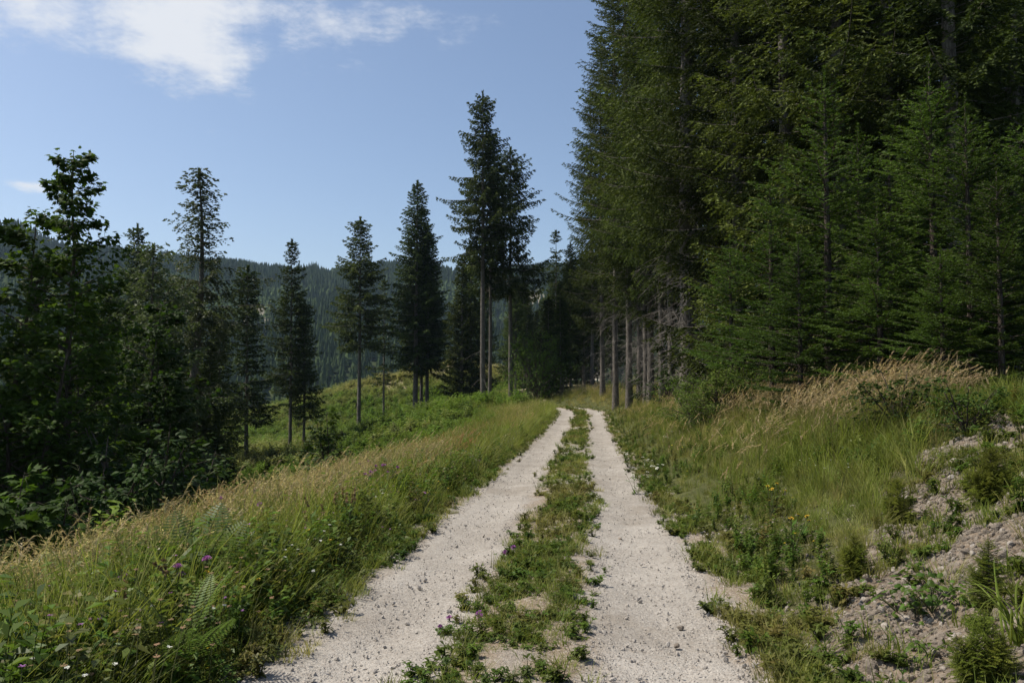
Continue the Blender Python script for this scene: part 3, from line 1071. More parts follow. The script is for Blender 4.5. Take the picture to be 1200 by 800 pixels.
def broadleaf(seed, H, Rad, nbr=26, outline=None, lsize=.13, per=26, stems=1, ascend=.7, mat='maple', z0=.1, shape=None, bark='bark_dark', bare_top=.0):
    rs = np.random.default_rng(seed)
    g, c = Geo(), Geo()
    o = outline if outline is not None else oval_outline()
    ends = []
    for s in range(stems):
        a = rs.uniform(0, 6.28)
        spread = 0 if stems == 1 else Rad * rs.uniform(.15, .75)
        hh = H * (1 if s == 0 else rs.uniform(.6, .97))
        u = np.linspace(0, 1, 10)
        tp = np.stack([math.cos(a) * spread * u ** 1.3, math.sin(a) * spread * u ** 1.3, u * hh], -1)
        tp[1:, :2] += np.cumsum(rs.normal(0, .012 * H / 3, (9, 2)), 0)
        g.tube(tp, np.linspace(H * .012 + .006, .005, 10), 6, .5, 0)
        nb = max(5, nbr // stems)
        for i in range(nb):
            f = (i + rs.random()) / nb
            zz = z0 * H + f * (hh * .985 - z0 * H)
            b0 = np.array([np.interp(zz, tp[:, 2], tp[:, m_]) for m_ in range(3)])
            pf = shape(f) if shape else (math.sin(min(1, f * 1.15 + .22) * math.pi) ** .7 * .9 + .1)
            L = Rad * pf * rs.uniform(.65, 1.1)
            az = rs.uniform(0, 6.28) if i % 2 == 0 else az + math.pi + rs.normal(0, .3)
            e = np.array([math.cos(az), math.sin(az), 0])
            q = np.linspace(0, 1, 6)[:, None]
            asc = ascend * rs.uniform(.6, 1.2)
            pts = b0 + e * L * q + np.array([0, 0, 1.]) * L * (asc * q - .25 * q * q) + rs.normal(0, .03 * L, (6, 3)) * q
            g.tube(pts, np.linspace(.006 + L * .010, .003, 6), 4, .5, 0)
            for j in range(per):
                k = rs.uniform(.12, 1.0) ** .8
                pb = np.array([np.interp(k, q[:, 0], pts[:, m_]) for m_ in range(3)])
                ends.append((pb, e, L))
        tipn = max(4, per // 3)
        for j in range(tipn):
            ends.append((tp[-1] - np.array([0, 0, rs.uniform(0, .12) * hh]), np.array([rs.normal(), rs.normal(), .4]), .5))
    E = np.array([q[0] for q in ends])
    D = np.array([q[1] for q in ends])
    LL = np.array([q[2] for q in ends])
    n = len(E)
    out = norm(D + rs.normal(0, .8, (n, 3)) * np.array([1, 1, .45]))
    twig = np.minimum(.16 + .20 * LL, .42)[:, None] * rs.uniform(.25, 1.0, (n, 1))
    pos = E + out * twig
    fwd = norm(out + rs.normal(0, .45, (n, 3)) - np.array([0, 0, .35]))
    nr = norm(np.array([0, 0, 1.]) + rs.normal(0, .38, (n, 3)))
    sz = lsize * rs.uniform(.55, 1.2, n)
    T, k = leaf_tris(o, pos, fwd, nr, sz, rs)
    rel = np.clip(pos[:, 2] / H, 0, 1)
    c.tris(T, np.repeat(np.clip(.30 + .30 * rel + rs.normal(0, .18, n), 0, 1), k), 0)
    tw = E[::2]
    side = norm(np.cross(out[::2], np.array([0, 0, 1.]))) * .004
    c.tris(np.stack([tw - side, tw + side, pos[::2]], 1), .2, 1)
    return g.mesh('trunk', [M[bark]], True), c.mesh('foliage', [M[mat], M['stem']])


def leafy(name, label, cat, meshes, px, d, H0, top=None, height=None, wide=1.0, group=None, part='crown', base='trunk', xy=None, rz=None):
    x, y = xy if xy else at(px, d)
    z = gz(x, y) - .06
    if height is None:
        height = zpx(top, d) - z
    s = height / H0
    o = thing(name, label, cat, (x, y, z), rng.uniform(0, 6.28) if rz is None else rz, (s * wide, s * wide, s), group)
    link(base, meshes[0], o)
    cr = link(part, meshes[1], o)
    cr['kind'] = 'stuff'
    return o


mo, oo = maple_outline(), oval_outline()
maple_shape = lambda f: .10 + 1.0 * (1 - f) ** .85
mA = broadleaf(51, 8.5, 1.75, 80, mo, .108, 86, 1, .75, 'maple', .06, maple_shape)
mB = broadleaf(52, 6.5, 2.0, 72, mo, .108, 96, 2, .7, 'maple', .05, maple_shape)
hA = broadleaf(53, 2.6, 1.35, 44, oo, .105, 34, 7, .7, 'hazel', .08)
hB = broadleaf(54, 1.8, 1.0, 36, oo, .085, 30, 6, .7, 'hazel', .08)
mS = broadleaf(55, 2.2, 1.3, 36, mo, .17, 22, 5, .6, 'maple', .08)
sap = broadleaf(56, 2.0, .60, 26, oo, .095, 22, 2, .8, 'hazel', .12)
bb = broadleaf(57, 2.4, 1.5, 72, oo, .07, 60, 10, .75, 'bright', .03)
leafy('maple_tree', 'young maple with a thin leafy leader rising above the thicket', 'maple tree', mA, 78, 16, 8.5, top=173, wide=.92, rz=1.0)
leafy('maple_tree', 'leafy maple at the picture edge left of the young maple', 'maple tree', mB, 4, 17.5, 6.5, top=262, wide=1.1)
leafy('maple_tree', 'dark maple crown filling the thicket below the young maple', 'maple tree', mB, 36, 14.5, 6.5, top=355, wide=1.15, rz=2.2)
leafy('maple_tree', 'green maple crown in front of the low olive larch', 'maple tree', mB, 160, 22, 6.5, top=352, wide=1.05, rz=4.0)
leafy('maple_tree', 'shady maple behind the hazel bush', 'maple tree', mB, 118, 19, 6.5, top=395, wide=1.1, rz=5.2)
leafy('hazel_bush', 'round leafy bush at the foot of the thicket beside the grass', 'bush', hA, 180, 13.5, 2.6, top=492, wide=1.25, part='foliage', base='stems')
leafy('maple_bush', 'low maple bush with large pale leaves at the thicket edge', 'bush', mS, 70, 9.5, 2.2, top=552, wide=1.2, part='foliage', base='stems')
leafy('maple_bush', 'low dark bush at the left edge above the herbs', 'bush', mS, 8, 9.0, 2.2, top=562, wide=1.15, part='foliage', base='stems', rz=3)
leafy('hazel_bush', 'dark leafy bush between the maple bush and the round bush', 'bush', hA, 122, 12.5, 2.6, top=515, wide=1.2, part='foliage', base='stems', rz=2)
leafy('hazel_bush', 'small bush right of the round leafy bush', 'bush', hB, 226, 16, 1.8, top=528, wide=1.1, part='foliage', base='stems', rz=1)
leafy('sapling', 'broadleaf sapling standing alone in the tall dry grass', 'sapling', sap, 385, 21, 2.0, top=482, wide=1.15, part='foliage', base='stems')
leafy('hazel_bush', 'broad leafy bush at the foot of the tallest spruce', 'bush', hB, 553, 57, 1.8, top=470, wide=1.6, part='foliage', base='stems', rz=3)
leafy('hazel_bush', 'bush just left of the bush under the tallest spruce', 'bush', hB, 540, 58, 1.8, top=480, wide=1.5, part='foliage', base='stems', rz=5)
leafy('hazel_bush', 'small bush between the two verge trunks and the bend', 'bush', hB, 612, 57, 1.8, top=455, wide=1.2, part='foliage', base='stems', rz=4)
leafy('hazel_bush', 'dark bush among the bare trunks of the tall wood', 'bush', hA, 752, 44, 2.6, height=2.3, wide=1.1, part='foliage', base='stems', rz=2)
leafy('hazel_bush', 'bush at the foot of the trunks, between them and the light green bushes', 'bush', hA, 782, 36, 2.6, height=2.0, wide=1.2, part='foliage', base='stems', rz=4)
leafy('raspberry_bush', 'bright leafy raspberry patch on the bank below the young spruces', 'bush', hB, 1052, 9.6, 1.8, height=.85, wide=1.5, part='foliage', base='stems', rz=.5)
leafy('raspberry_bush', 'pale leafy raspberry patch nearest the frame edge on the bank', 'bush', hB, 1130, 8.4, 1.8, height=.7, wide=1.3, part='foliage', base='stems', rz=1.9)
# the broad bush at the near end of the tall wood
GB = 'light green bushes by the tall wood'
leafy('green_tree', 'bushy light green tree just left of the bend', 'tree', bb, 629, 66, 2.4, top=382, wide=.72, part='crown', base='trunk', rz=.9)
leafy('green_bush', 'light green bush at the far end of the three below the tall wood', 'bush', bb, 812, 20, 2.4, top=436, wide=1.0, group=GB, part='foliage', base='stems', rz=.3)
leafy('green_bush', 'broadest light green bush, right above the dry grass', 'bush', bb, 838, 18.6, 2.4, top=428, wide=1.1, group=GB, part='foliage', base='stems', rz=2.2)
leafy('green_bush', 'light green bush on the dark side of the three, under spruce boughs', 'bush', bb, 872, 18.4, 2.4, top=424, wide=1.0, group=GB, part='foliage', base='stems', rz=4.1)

# ------------------------------------------------------------------ small spruces on the bare bank
SEEDLING = leaf_mat('seedling_needles', (.060, .090, .012), (.215, .245, .042), .40, .55, spec=.12)


def recolour(pair, mat):
    tm, cm = pair[0].copy(), pair[1].copy()
    cm.materials[0] = mat
    return tm, cm


KINDS['tiny'] = (KINDS['young_b'][0], recolour(KINDS['young_b'][1], SEEDLING))
KINDS['tiny_bushy'] = (KINDS['bush'][0], recolour(KINDS['bush'][1], SEEDLING))
G6 = 'spruce seedlings on the bare bank'


def ray_ground(px, py):
    """first ground point seen at a pixel"""
    d = np.geomspace(2, 120, 4000)
    x = CAM[0] + FWD[0] * d + RGT[0] * d * (px - 600) / 900
    y = CAM[1] + FWD[1] * d + RGT[1] * d * (px - 600) / 900
    z = CAM[2] + (440 - py) / 900 * d
    hit = np.nonzero(ground(x, y) > z)[0]
    i = hit[0] if len(hit) else -1
    return float(x[i]), float(y[i]), float(d[i])


for (px, py, hpx, wd, lab) in ((1048, 612, 62, .62, 'spruce seedling at the grassy edge of the bare stones'),
                               (996, 674, 58, .62, 'spruce seedling at the left edge of the bare stones'),
                               (1090, 640, 70, 1.0, 'spruce seedling in the grass above the stones'),
                               (1158, 588, 75, .85, 'widest spruce seedling, near the frame edge on the bank'),
                               (1152, 712, 84, 1.0, 'upright spruce seedling with open tiers beside the arching grass'),
                               (1145, 800, 96, .75, 'dense yellow green spruce seedling lowest on the bank')):
    if 'above the stones' in lab:
        continue
    x, y, d = ray_ground(px, py)
    kn = 'tiny' if 'upright' in lab else 'tiny_bushy'
    o = conifer_at(kn, px, d, lab, height=hpx / 900 * d * (1 if kn == 'tiny' else .85), wide=wd, group=G6, name='spruce_seedling', cat='seedling', sink=.01, xy=(x, y))
    for q in range(2 if kn == 'tiny' else 6):
        sc1 = rng.uniform(.55, .85)
        rot = (rng.normal(0, .32), rng.normal(0, .32), rng.uniform(0, 6.28))
        off = (rng.normal(0, .35), rng.normal(0, .35), 0)
        for part, me in zip(('trunk', 'crown'), KINDS[kn][1]):
            p_ = link(part, me, o)
            p_.location, p_.rotation_euler, p_.scale = off, rot, (sc1, sc1, sc1)
            if part == 'crown':
                p_['kind'] = 'stuff'


# ------------------------------------------------------------------ ferns, tufts, flowers: single plants
def frond_mesh(seed, L=.62, W=.15):
    rs = np.random.default_rng(seed)
    g = Geo()
    q = np.linspace(0, 1, 12)
    pts = np.stack([np.zeros(12), L * (.75 * q + .05 * q * q), L * (1.25 * q - .50 * q * q)], -1)
    g.tube(pts, np.linspace(.005, .0015, 12), 3, .3, 1)
    n = 26
    k = np.linspace(.14, .985, n)
    P = np.stack([np.interp(k, q, pts[:, m_]) for m_ in range(3)], -1)
    fw = norm(np.stack([np.interp(np.clip(k + .03, 0, 1), q, pts[:, m_]) - np.interp(k - .03, q, pts[:, m_]) for m_ in range(3)], -1))
    wl = W * np.sin(np.clip(k * .94 + .06, 0, 1) * math.pi) ** .8 + .006
    for s in (1, -1):
        side = np.array([s, 0, 0.])
        d = norm(side + fw * .38 - np.array([0, 0, .18]))
        tip = P + d * wl[:, None]
        for a, b, w1 in ((0, .5, 1.), (.35, 1.0, .72)):
            b0 = P + d * (wl * a)[:, None]
            b1 = P + d * (wl * b)[:, None]
            hw = fw * (L / n * .33 * w1)
            m_ = (b0 + b1) / 2
            g.quads(np.stack([b0, m_ + hw, b1, m_ - hw], 1), np.clip(.5 + rs.normal(0, .12, n), 0, 1), 0)
    return g.mesh('frond', [M['fern'], M['stem']])


fronds = [frond_mesh(i) for i in range(3)]


def fern(px, py, s, label, n=7):
    x, y, d = ray_ground(px, py)
    o = thing('fern', label, 'fern', (x, y, gz(x, y) - .02), rng.uniform(0, 6), (s, s, s), 'ferns in the left verge')
    for i in range(n):
        f = link('frond', fronds[i % 3], o)
        f.rotation_euler = (rng.uniform(.05, .5), rng.normal(0, .12), i * 6.283 / n + rng.normal(0, .2))
        q = rng.uniform(.8, 1.1)
        f.scale = (q, q, q)
    return o


fern(228, 722, 1.15, 'fern with one tall pale frond among the flowers of the verge')
fern(180, 718, 1.05, 'fern left of the tall pale frond, half sunk in grass')
fern(45, 752, 1.2, 'pale fern low at the left picture edge')
fern(75, 690, 1.05, 'fern at the shaded top of the verge')
fern(215, 800, .9, 'small fern near the track edge at the bottom')


def blade_mesh(seed, L, w_, curve):
    g = Geo()
    q = np.linspace(0, 1, 8)
    ang = 1.25 - curve * q
    st = L / 7
    yy = np.concatenate([[0], np.cumsum(np.cos(ang[:-1]) * st)])
    zz_ = np.concatenate([[0], np.cumsum(np.sin(ang[:-1]) * st)])
    hw = w_ * (1 - q ** 1.6) * .5 + .0006
    A = np.stack([-hw, yy, zz_ - hw * .5], -1)
    B = np.stack([0 * hw, yy, zz_], -1)
    C = np.stack([hw, yy, zz_ - hw * .5], -1)
    g.quads(np.stack([A[:-1], B[:-1], B[1:], A[1:]], 1), .55)
    g.quads(np.stack([B[:-1], C[:-1], C[1:], B[1:]], 1), .45)
    return g.mesh('grass_blade', [M['grass']])


blades = [blade_mesh(1, .55, .011, 1.9), blade_mesh(2, .65, .010, 2.4), blade_mesh(3, .45, .012, 1.5)]


def big_tuft(px, py, s, label, n=22):
    x, y, d = ray_ground(px, py)
    o = thing('grass_tuft', label, 'grass tuft', (x, y, gz(x, y) - .01), 0, (s, s, s), 'big single grass tufts on the bank')
    for i in range(n):
        b = link('grass_blade', blades[i % 3], o)
        b.rotation_euler = (rng.uniform(-.1, .45), rng.normal(0, .2), rng.uniform(0, 6.28))
        b.scale = (1, rng.uniform(.7, 1.1), rng.uniform(.7, 1.15))
        b.location = (rng.normal(0, .03), rng.normal(0, .03), 0)


big_tuft(1188, 748, 1.0, 'large arching grass tuft at the frame edge over the stones', 34)
big_tuft(1040, 655, .6, 'upright grass tuft at the top edge of the bare stones')
big_tuft(960, 768, .55, 'grass tuft at the foot of the bank beside the track', 18)
big_tuft(1010, 742, .5, 'small grass tuft in the middle of the stones', 14)

lf = Geo()
T, k_ = leaf_tris(oo, np.zeros((1, 3)), np.array([[0, 1., 0]]), np.array([[0, 0, 1.]]), np.array([1.0]), None, .35)
lf.tris(T, .55)
leaf_me = lf.mesh('leaf', [M['herb']])


def leaf_plant(px, py, h, r, n, label, size=.11):
    x, y, d = ray_ground(px, py)
    o = thing('bramble_plant', label, 'bramble', (x, y, gz(x, y) - .01), 0, (1, 1, 1), 'bramble plants on the bare bank')
    g = Geo()
    spots = []
    for i in range(6):
        a = i * 1.05 + rng.uniform(0, .6)
        q = np.linspace(0, 1, 5)[:, None]
        e = np.array([math.cos(a), math.sin(a), 0])
        pts = e * r * q + np.array([0, 0, 1.]) * h * (1.5 * q - .6 * q * q) * rng.uniform(.6, 1.0)
        g.tube(pts, np.linspace(.005, .002, 5), 4, .4)
        spots += [(pts[j], e) for j in (2, 3, 4)]
    link('stems', g.mesh('stems', [M['stem']]), o)
    for i in range(n):
        p, e = spots[i % len(spots)]
        l = link('leaf', leaf_me, o)
        l.location = p + rng.normal(0, .04, 3)
        s = size * rng.uniform(.7, 1.2)
        l.scale = (s * 1.15, s, s)
        l.rotation_euler = (rng.uniform(-.5, .25), rng.normal(0, .35), math.atan2(e[1], e[0]) - math.pi / 2 + rng.normal(0, .8))


leaf_plant(1085, 712, .22, .15, 120, 'bushy bramble with dark hollow base in the middle of the stones', .046)
leaf_plant(1045, 712, .12, .15, 50, 'flat bramble left of the bushy one on the stones', .038)
leaf_plant(1080, 760, .10, .11, 36, 'small bramble below the bushy one on the stones', .036)


# purple thistles and other single flowers in the left verge
def flower_plant(kind_, px, py, h, heads, label, group, cat):
    x, y, d = ray_ground(px, py)
    o = thing(kind_, label, cat, (x, y, gz(x, y) - .01), rng.uniform(0, 6), (1, 1, 1), group)
    st, lv = Geo(), Geo()
    heads_at = []
    for i in range(heads):
        a = rng.uniform(0, 6.28)
        sp = rng.uniform(.03, .20)
        q = np.linspace(0, 1, 6)[:, None]
        pts = np.array([math.cos(a), math.sin(a), 0]) * sp * q ** 1.5 + np.array([0, 0, 1.]) * h * q * rng.uniform(.82, 1.05)
        st.tube(pts, np.linspace(.005, .0025, 6), 4, .4)
        heads_at.append(pts[-1])
        n = 9
        k = rng.uniform(.05, .85, n)
        b0 = np.stack([np.interp(k, q[:, 0], pts[:, m_]) for m_ in range(3)], -1)
        aa = rng.uniform(0, 6.28, n)
        dv = np.stack([np.cos(aa), np.sin(aa), rng.uniform(.1, .7, n)], -1)
        sd_ = np.stack([-np.sin(aa), np.cos(aa), np.zeros(n)], -1) * .014
        ln = rng.uniform(.08, .16, n)[:, None] * min(1, h / .45) * .8
        lv.quads(np.stack([b0, b0 + dv * ln * .5 + sd_, b0 + dv * ln, b0 + dv * ln * .5 - sd_], 1), rng.uniform(.3, .7, n))
    link('stems', st.mesh('stems', [M['stem']]), o)
    fl = link('leaves', lv.mesh('leaves', [M['herb']]), o)
    fl['kind'] = 'stuff'
    for p in heads_at:
        hd = link('flower_head', FLOWER[kind_], o)
        hd.location = p
        s = rng.uniform(.8, 1.2)
        hd.scale = (s, s, s)
        hd.rotation_euler = (rng.normal(0, .3), rng.normal(0, .3), rng.uniform(0, 6))


def head_mesh(name, mat, r, h, n, up):
    rs = np.random.default_rng(3)
    g = Geo()
    a = rs.uniform(0, 6.28, n)
    e = rs.uniform(up, 1.45, n)
    d = np.stack([np.cos(a) * np.cos(e), np.sin(a) * np.cos(e), np.sin(e)], -1)
    side = np.stack([-np.sin(a), np.cos(a), np.zeros(n)], -1) * r * .16
    tip = d * np.array([r, r, h])
    g.tris(np.stack([tip * .25 - side * .4, tip + side, tip - side], 1), rs.uniform(.2, .9, n), 0)
    q = np.array([[0, 0, -.012], [0, 0, .0], [0, 0, .008]])
    g.tube(q, [.004, .009, .006], 6, .4, 1)
    return g.mesh(name, [M[mat], M['stem']])


def plume_mesh(name, mat, h, r, n):
    rs = np.random.default_rng(4)
    g = Geo()
    z = rs.uniform(0, h, n)
    a = rs.uniform(0, 6.28, n)
    rr = r * (1 - z / h * .7) * rs.uniform(.3, 1, n)
    p = np.stack([np.cos(a) * rr, np.sin(a) * rr, z], -1)
    s1 = rs.normal(0, .008, (n, 3))
    s2 = rs.normal(0, .008, (n, 3))
    g.quads(np.stack([p - s1, p + s2, p + s1, p - s2], 1), rs.uniform(.2, .9, n))
    return g.mesh(name, [M[mat]])


FLOWER = {'thistle': head_mesh('flower_head', 'purple', .030, .030, 60, .25),
          'meadowsweet': plume_mesh('flower_head', 'cream', .12, .045, 110),
          'hawkweed': head_mesh('flower_head', 'yellow', .020, .010, 36, .1),
          'yarrow': head_mesh('flower_head', 'white', .032, .012, 60, .1),
          'sorrel': plume_mesh('flower_head', 'rust', .10, .009, 40)}
GP = 'purple flowers in the left verge'
for (px, py, h, n, lab) in ((428, 588, .62, 5, 'purple thistle clump in the middle of the verge flowers'),
                            (433, 604, .60, 4, 'purple thistle just below the middle clump'),
                            (457, 600, .62, 5, 'purple thistle nearest the track among the verge flowers'),
                            (440, 598, .55, 4, 'low purple thistle between the other thistles'),
                            (397, 580, .60, 3, 'purple thistle below the lone sapling'),
                            (425, 578, .62, 3, 'purple thistle at the back of the verge flowers'),
                            (443, 580, .60, 2, 'purple thistle at the top of the verge flowers'),
                            (285, 655, .62, 3, 'pink purple flowers beside the fern with the pale frond'),
                            (190, 715, .42, 2, 'single purple flower left of the ferns'),
                            (188, 748, .45, 2, 'single purple flower below the ferns'),
                            (222, 750, .5, 3, 'faded purple flower near the track side of the ferns'),
                            (535, 742, .15, 4, 'low purple flowers on the middle strip of the track'),
                            (585, 665, .20, 3, 'low purple plant at the rut edge of the middle strip')):
    flower_plant('thistle', px, py, h, n, lab, GP, 'purple flower')
for (px, py, h, n, lab) in ((216, 648, .85, 4, 'cream meadowsweet plume beside the round leafy bush'),
                            (203, 656, .8, 3, 'cream meadowsweet plume left of the first one')):
    flower_plant('meadowsweet', px, py, h, n, lab, 'cream plumes in the verge', 'white flower')
for i, (px, py, lab) in enumerate(((452, 612, 'white yarrow at the foot of the purple thistles'),
                                   (735, 552, 'white yarrow at the grassy edge right of the track'),
                                   (752, 560, 'white yarrow clump halfway up the right verge'),
                                   (744, 585, 'white yarrow low beside the right rut'),
                                   (768, 572, 'white yarrow farthest up the right bank'))):
    flower_plant('yarrow', px, py, .42, 5, lab, 'white flowers of the verges', 'white flower')
for i, (px, py, lab) in enumerate(((278, 742, 'yellow hawkweed beside the tall dark herbs'),
                                   (120, 690, 'yellow hawkweed near the shaded fern'),
                                   (330, 615, 'yellow hawkweed under the dry grass'),
                                   (925, 655, 'yellow hawkweed on the right verge near the stones'),
                                   (900, 615, 'yellow hawkweed in the middle of the right verge'))):
    flower_plant('hawkweed', px, py, .42, 4, lab, 'yellow flowers of the verges', 'yellow flower')
for i, (px, py, lab) in enumerate(((388, 640, 'rust red sorrel spike in front of the thistles'), (405, 655, 'rust red sorrel beside the dark herbs'),
                                   (170, 790, 'rust red sorrel at the bottom of the verge'), (375, 670, 'thin rust red stalk close to the left rut'))):
    flower_plant('sorrel', px, py, .55, 3, lab, 'rust red sorrel in the left verge', 'sorrel')


# ------------------------------------------------------------------ stones
def rock_mesh(seed, sub=1, mat='rock'):
    rs = np.random.default_rng(seed)
    import bmesh
    bm = bmesh.new()
    bmesh.ops.create_icosphere(bm, subdivisions=sub + 1, radius=.5)
    pl = norm(rs.normal(0, 1, (9, 3)))
    of = rs.uniform(.26, .44, 9)
    sc = np.array([1.0, rs.uniform(.65, .9), rs.uniform(.45, .7)])
    for v in bm.verts:
        p = np.array(v.co)
        for n_, o_ in zip(pl, of):
            dd = p @ n_ - o_
            if dd > 0:
                p = p - n_ * dd
        p = p * sc + rs.normal(0, .010, 3)
        v.co = p
    me = bpy.data.meshes.new('stone')
    bm.to_mesh(me)
    bm.free()
    me.materials.append(M[mat])
    return me


rocks = [rock_mesh(i) for i in range(7)]
GS = 'loose stones on the bank and track'
for (px, py, wpx, lab) in ((1180, 730, 34, 'big pale stone at the frame edge under the arching grass'),
                           (1015, 772, 16, 'pale stone alone at the foot of the stony bank'),
                           (985, 690, 14, 'stone below the spruce seedling at the stony edge'),
                           (1102, 575, 14, 'flat stone high on the stony bank under the grass'),
                           (1110, 560, 12, 'small stone at the top of the stony bank'),
                           (1074, 712, 12, 'grey stone beside the bushy bramble'),
                           (1060, 735, 16, 'tan stone between the two lower brambles'),
                           (1030, 730, 12, 'stone left of the tan stone between the brambles'),
                           (1110, 610, 14, 'stone in the bare slope below the widest seedling'),
                           (1085, 630, 12, 'stone in the upper middle of the bare slope'),
                           (1125, 645, 12, 'stone left of the upright seedling on the slope'),
                           (1012, 720, 14, 'stone at the lower left of the bare slope'),
                           (1165, 615, 12, 'stone under the widest seedling near the frame edge'),
                           (790, 770, 10, 'dark stone lying in the right rut'),
                           (795, 748, 10, 'pale stone lying in the right rut'),
                           (597, 793, 12, 'pale stone at the bottom of the middle strip'),
                           (868, 680, 10, 'pale stone where the right rut meets the grass'),
                           (725, 640, 7, 'small stone in the middle of the right rut'),
                           (1140, 770, 14, 'stone against the dense yellow green seedling'),
                           (1060, 790, 14, 'stone at the bottom edge below the brambles')):
    x, y, d = ray_ground(px, py)
    s = wpx / 900 * d
    o = link('stone', rocks[int(rng.integers(7))])
    zz_ = max(gz(x, y), -9)
    if abs(x - xc(y)) < 1.6:
        zz_ = float(zt(y)) - .01
    o.location = (x, y, zz_ + s * .12)
    o.scale = (s * 1.1, s, s)
    o.rotation_euler = (rng.normal(0, .2), rng.normal(0, .2), rng.uniform(0, 6))
    o['label'] = lab
    o['category'] = 'stone'
    o['group'] = GS

# cut logs lying at the foot of the far wood
log_g = Geo()
log_g.tube(np.array([[0, -1.6, 0], [0, 0, .02], [0, 1.6, 0.]]), [.20, .19, .17], 10, .5, 0, cap=True)
log_g.tube(np.array([[0, -1.58, 0], [0, -1.601, 0.]]), [.20, .19], 10, .5, 0, cap=True)
wood = plain_mat('cut_wood', (.42, .35, .25), .85)
log_me = log_g.mesh('log', [wood])
for (px, py, rz, lab) in ((603, 448, 1.4, 'pale cut log at the foot of the far wood'), (608, 447, 1.9, 'pale log end lying across the first log'), (582, 449, 1.2, 'pale log alone left of the other logs')):
    x, y = at(px, 98)
    o = link('log', log_me)
    o.location = (x, y, gz(x, y) + .35)
    o.rotation_euler = (0, 0.05, rz)
    o['label'] = lab
    o['category'] = 'log'
    o['group'] = 'cut logs at the far wood'


# ------------------------------------------------------------------ ground cover (stuff): prototypes live outside the scene
def proto_collection(name, meshes):
    c = bpy.data.collections.new(name)
    for i, me in enumerate(meshes):
        o = bpy.data.objects.new('%s_%02d' % (name, i), me)
        c.objects.link(o)
    return c


def strip_blades(g, rs, n, hmin, hmax, w_, spread, lean, bend, mat=0, t0=.3, segs=3):
    a = rs.uniform(0, 6.28, n)
    rad = spread * np.sqrt(rs.uniform(0, 1, n))
    b = np.stack([np.cos(a) * rad, np.sin(a) * rad, np.zeros(n)], -1)
    az = a + rs.normal(0, .9, n)
    e = np.stack([np.cos(az), np.sin(az), np.zeros(n)], -1)
    fa = az + math.pi / 2 + rs.normal(0, .5, n)
    sd_ = np.stack([np.cos(fa), np.sin(fa), np.zeros(n)], -1)
    h = rs.uniform(hmin, hmax, n)
    ln = rs.uniform(.2, 1.0, n) * lean
    bd = rs.uniform(.2, 1.0, n) * bend
    wv = w_ * rs.uniform(.6, 1.3, n)
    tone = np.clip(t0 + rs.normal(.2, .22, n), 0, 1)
    q = np.linspace(0, 1, segs + 1)
    P = [b + e * (h * (ln * k + bd * k * k))[:, None] + np.array([0, 0, 1.]) * (h * (k - .45 * bd * k * k))[:, None] for k in q]
    W = [sd_ * (wv * (1 - k ** 1.7) * .5)[:, None] for k in q]
    for i in range(segs - 1):
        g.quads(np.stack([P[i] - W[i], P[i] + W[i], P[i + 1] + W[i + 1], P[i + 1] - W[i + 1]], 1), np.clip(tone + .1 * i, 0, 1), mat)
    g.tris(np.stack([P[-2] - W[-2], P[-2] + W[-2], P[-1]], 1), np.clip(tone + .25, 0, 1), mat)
    return P[-1]


def grass_proto(seed, n, hmin, hmax, w_, spread, lean=.35, bend=.55):
    rs = np.random.default_rng(seed)
    g = Geo()
    strip_blades(g, rs, n, hmin, hmax, w_, spread, lean, bend)
    return g.mesh('tuft', [M['grass']])


def seed_proto(seed, n, hmin, hmax, spread, plume=.16, pw=.016, droop=.6):
    rs = np.random.default_rng(seed)
    g = Geo()
    for i in range(n):
        a = rs.uniform(0, 6.28)
        rd = spread * math.sqrt(rs.random())
        h = rs.uniform(hmin, hmax)
        az = rs.normal(.2, .8)
        e = np.array([math.cos(az), math.sin(az), 0])
        q = np.linspace(0, 1, 7)[:, None]
        ln = rs.uniform(.02, .22)
        pts = np.array([math.cos(a) * rd, math.sin(a) * rd, 0]) + e * h * (ln * q + droop * .35 * q ** 4) + np.array([0, 0, 1.]) * h * (q - .12 * droop * q ** 5)
        g.tube(pts, np.linspace(.0022, .0010, 7), 3, rs.uniform(.3, .8), 1)
        m_ = 24
        k = 1 - plume / h * rs.uniform(0, 1, m_)
        b0 = np.stack([np.interp(k, q[:, 0], pts[:, j]) for j in range(3)], -1)
        fw = norm(pts[-1] - pts[-2])
        d = norm(fw + rs.normal(0, .42, (m_, 3)) + e * .25 - np.array([0, 0, .25]))
        ll = rs.uniform(.018, .045, m_)[:, None]
        sd_ = norm(np.cross(d, rs.normal(0, 1, (m_, 3)))) * pw * .24
        g.tris(np.stack([b0 - sd_, b0 + sd_, b0 + d * ll], 1), rs.uniform(.1, 1, m_), 0)
    strip_blades(g, rs, 10, .25, .55, .006, spread, .3, .6, 2)
    return g.mesh('seed_tuft', [M['seed'], M['stalk'], M['grass']])


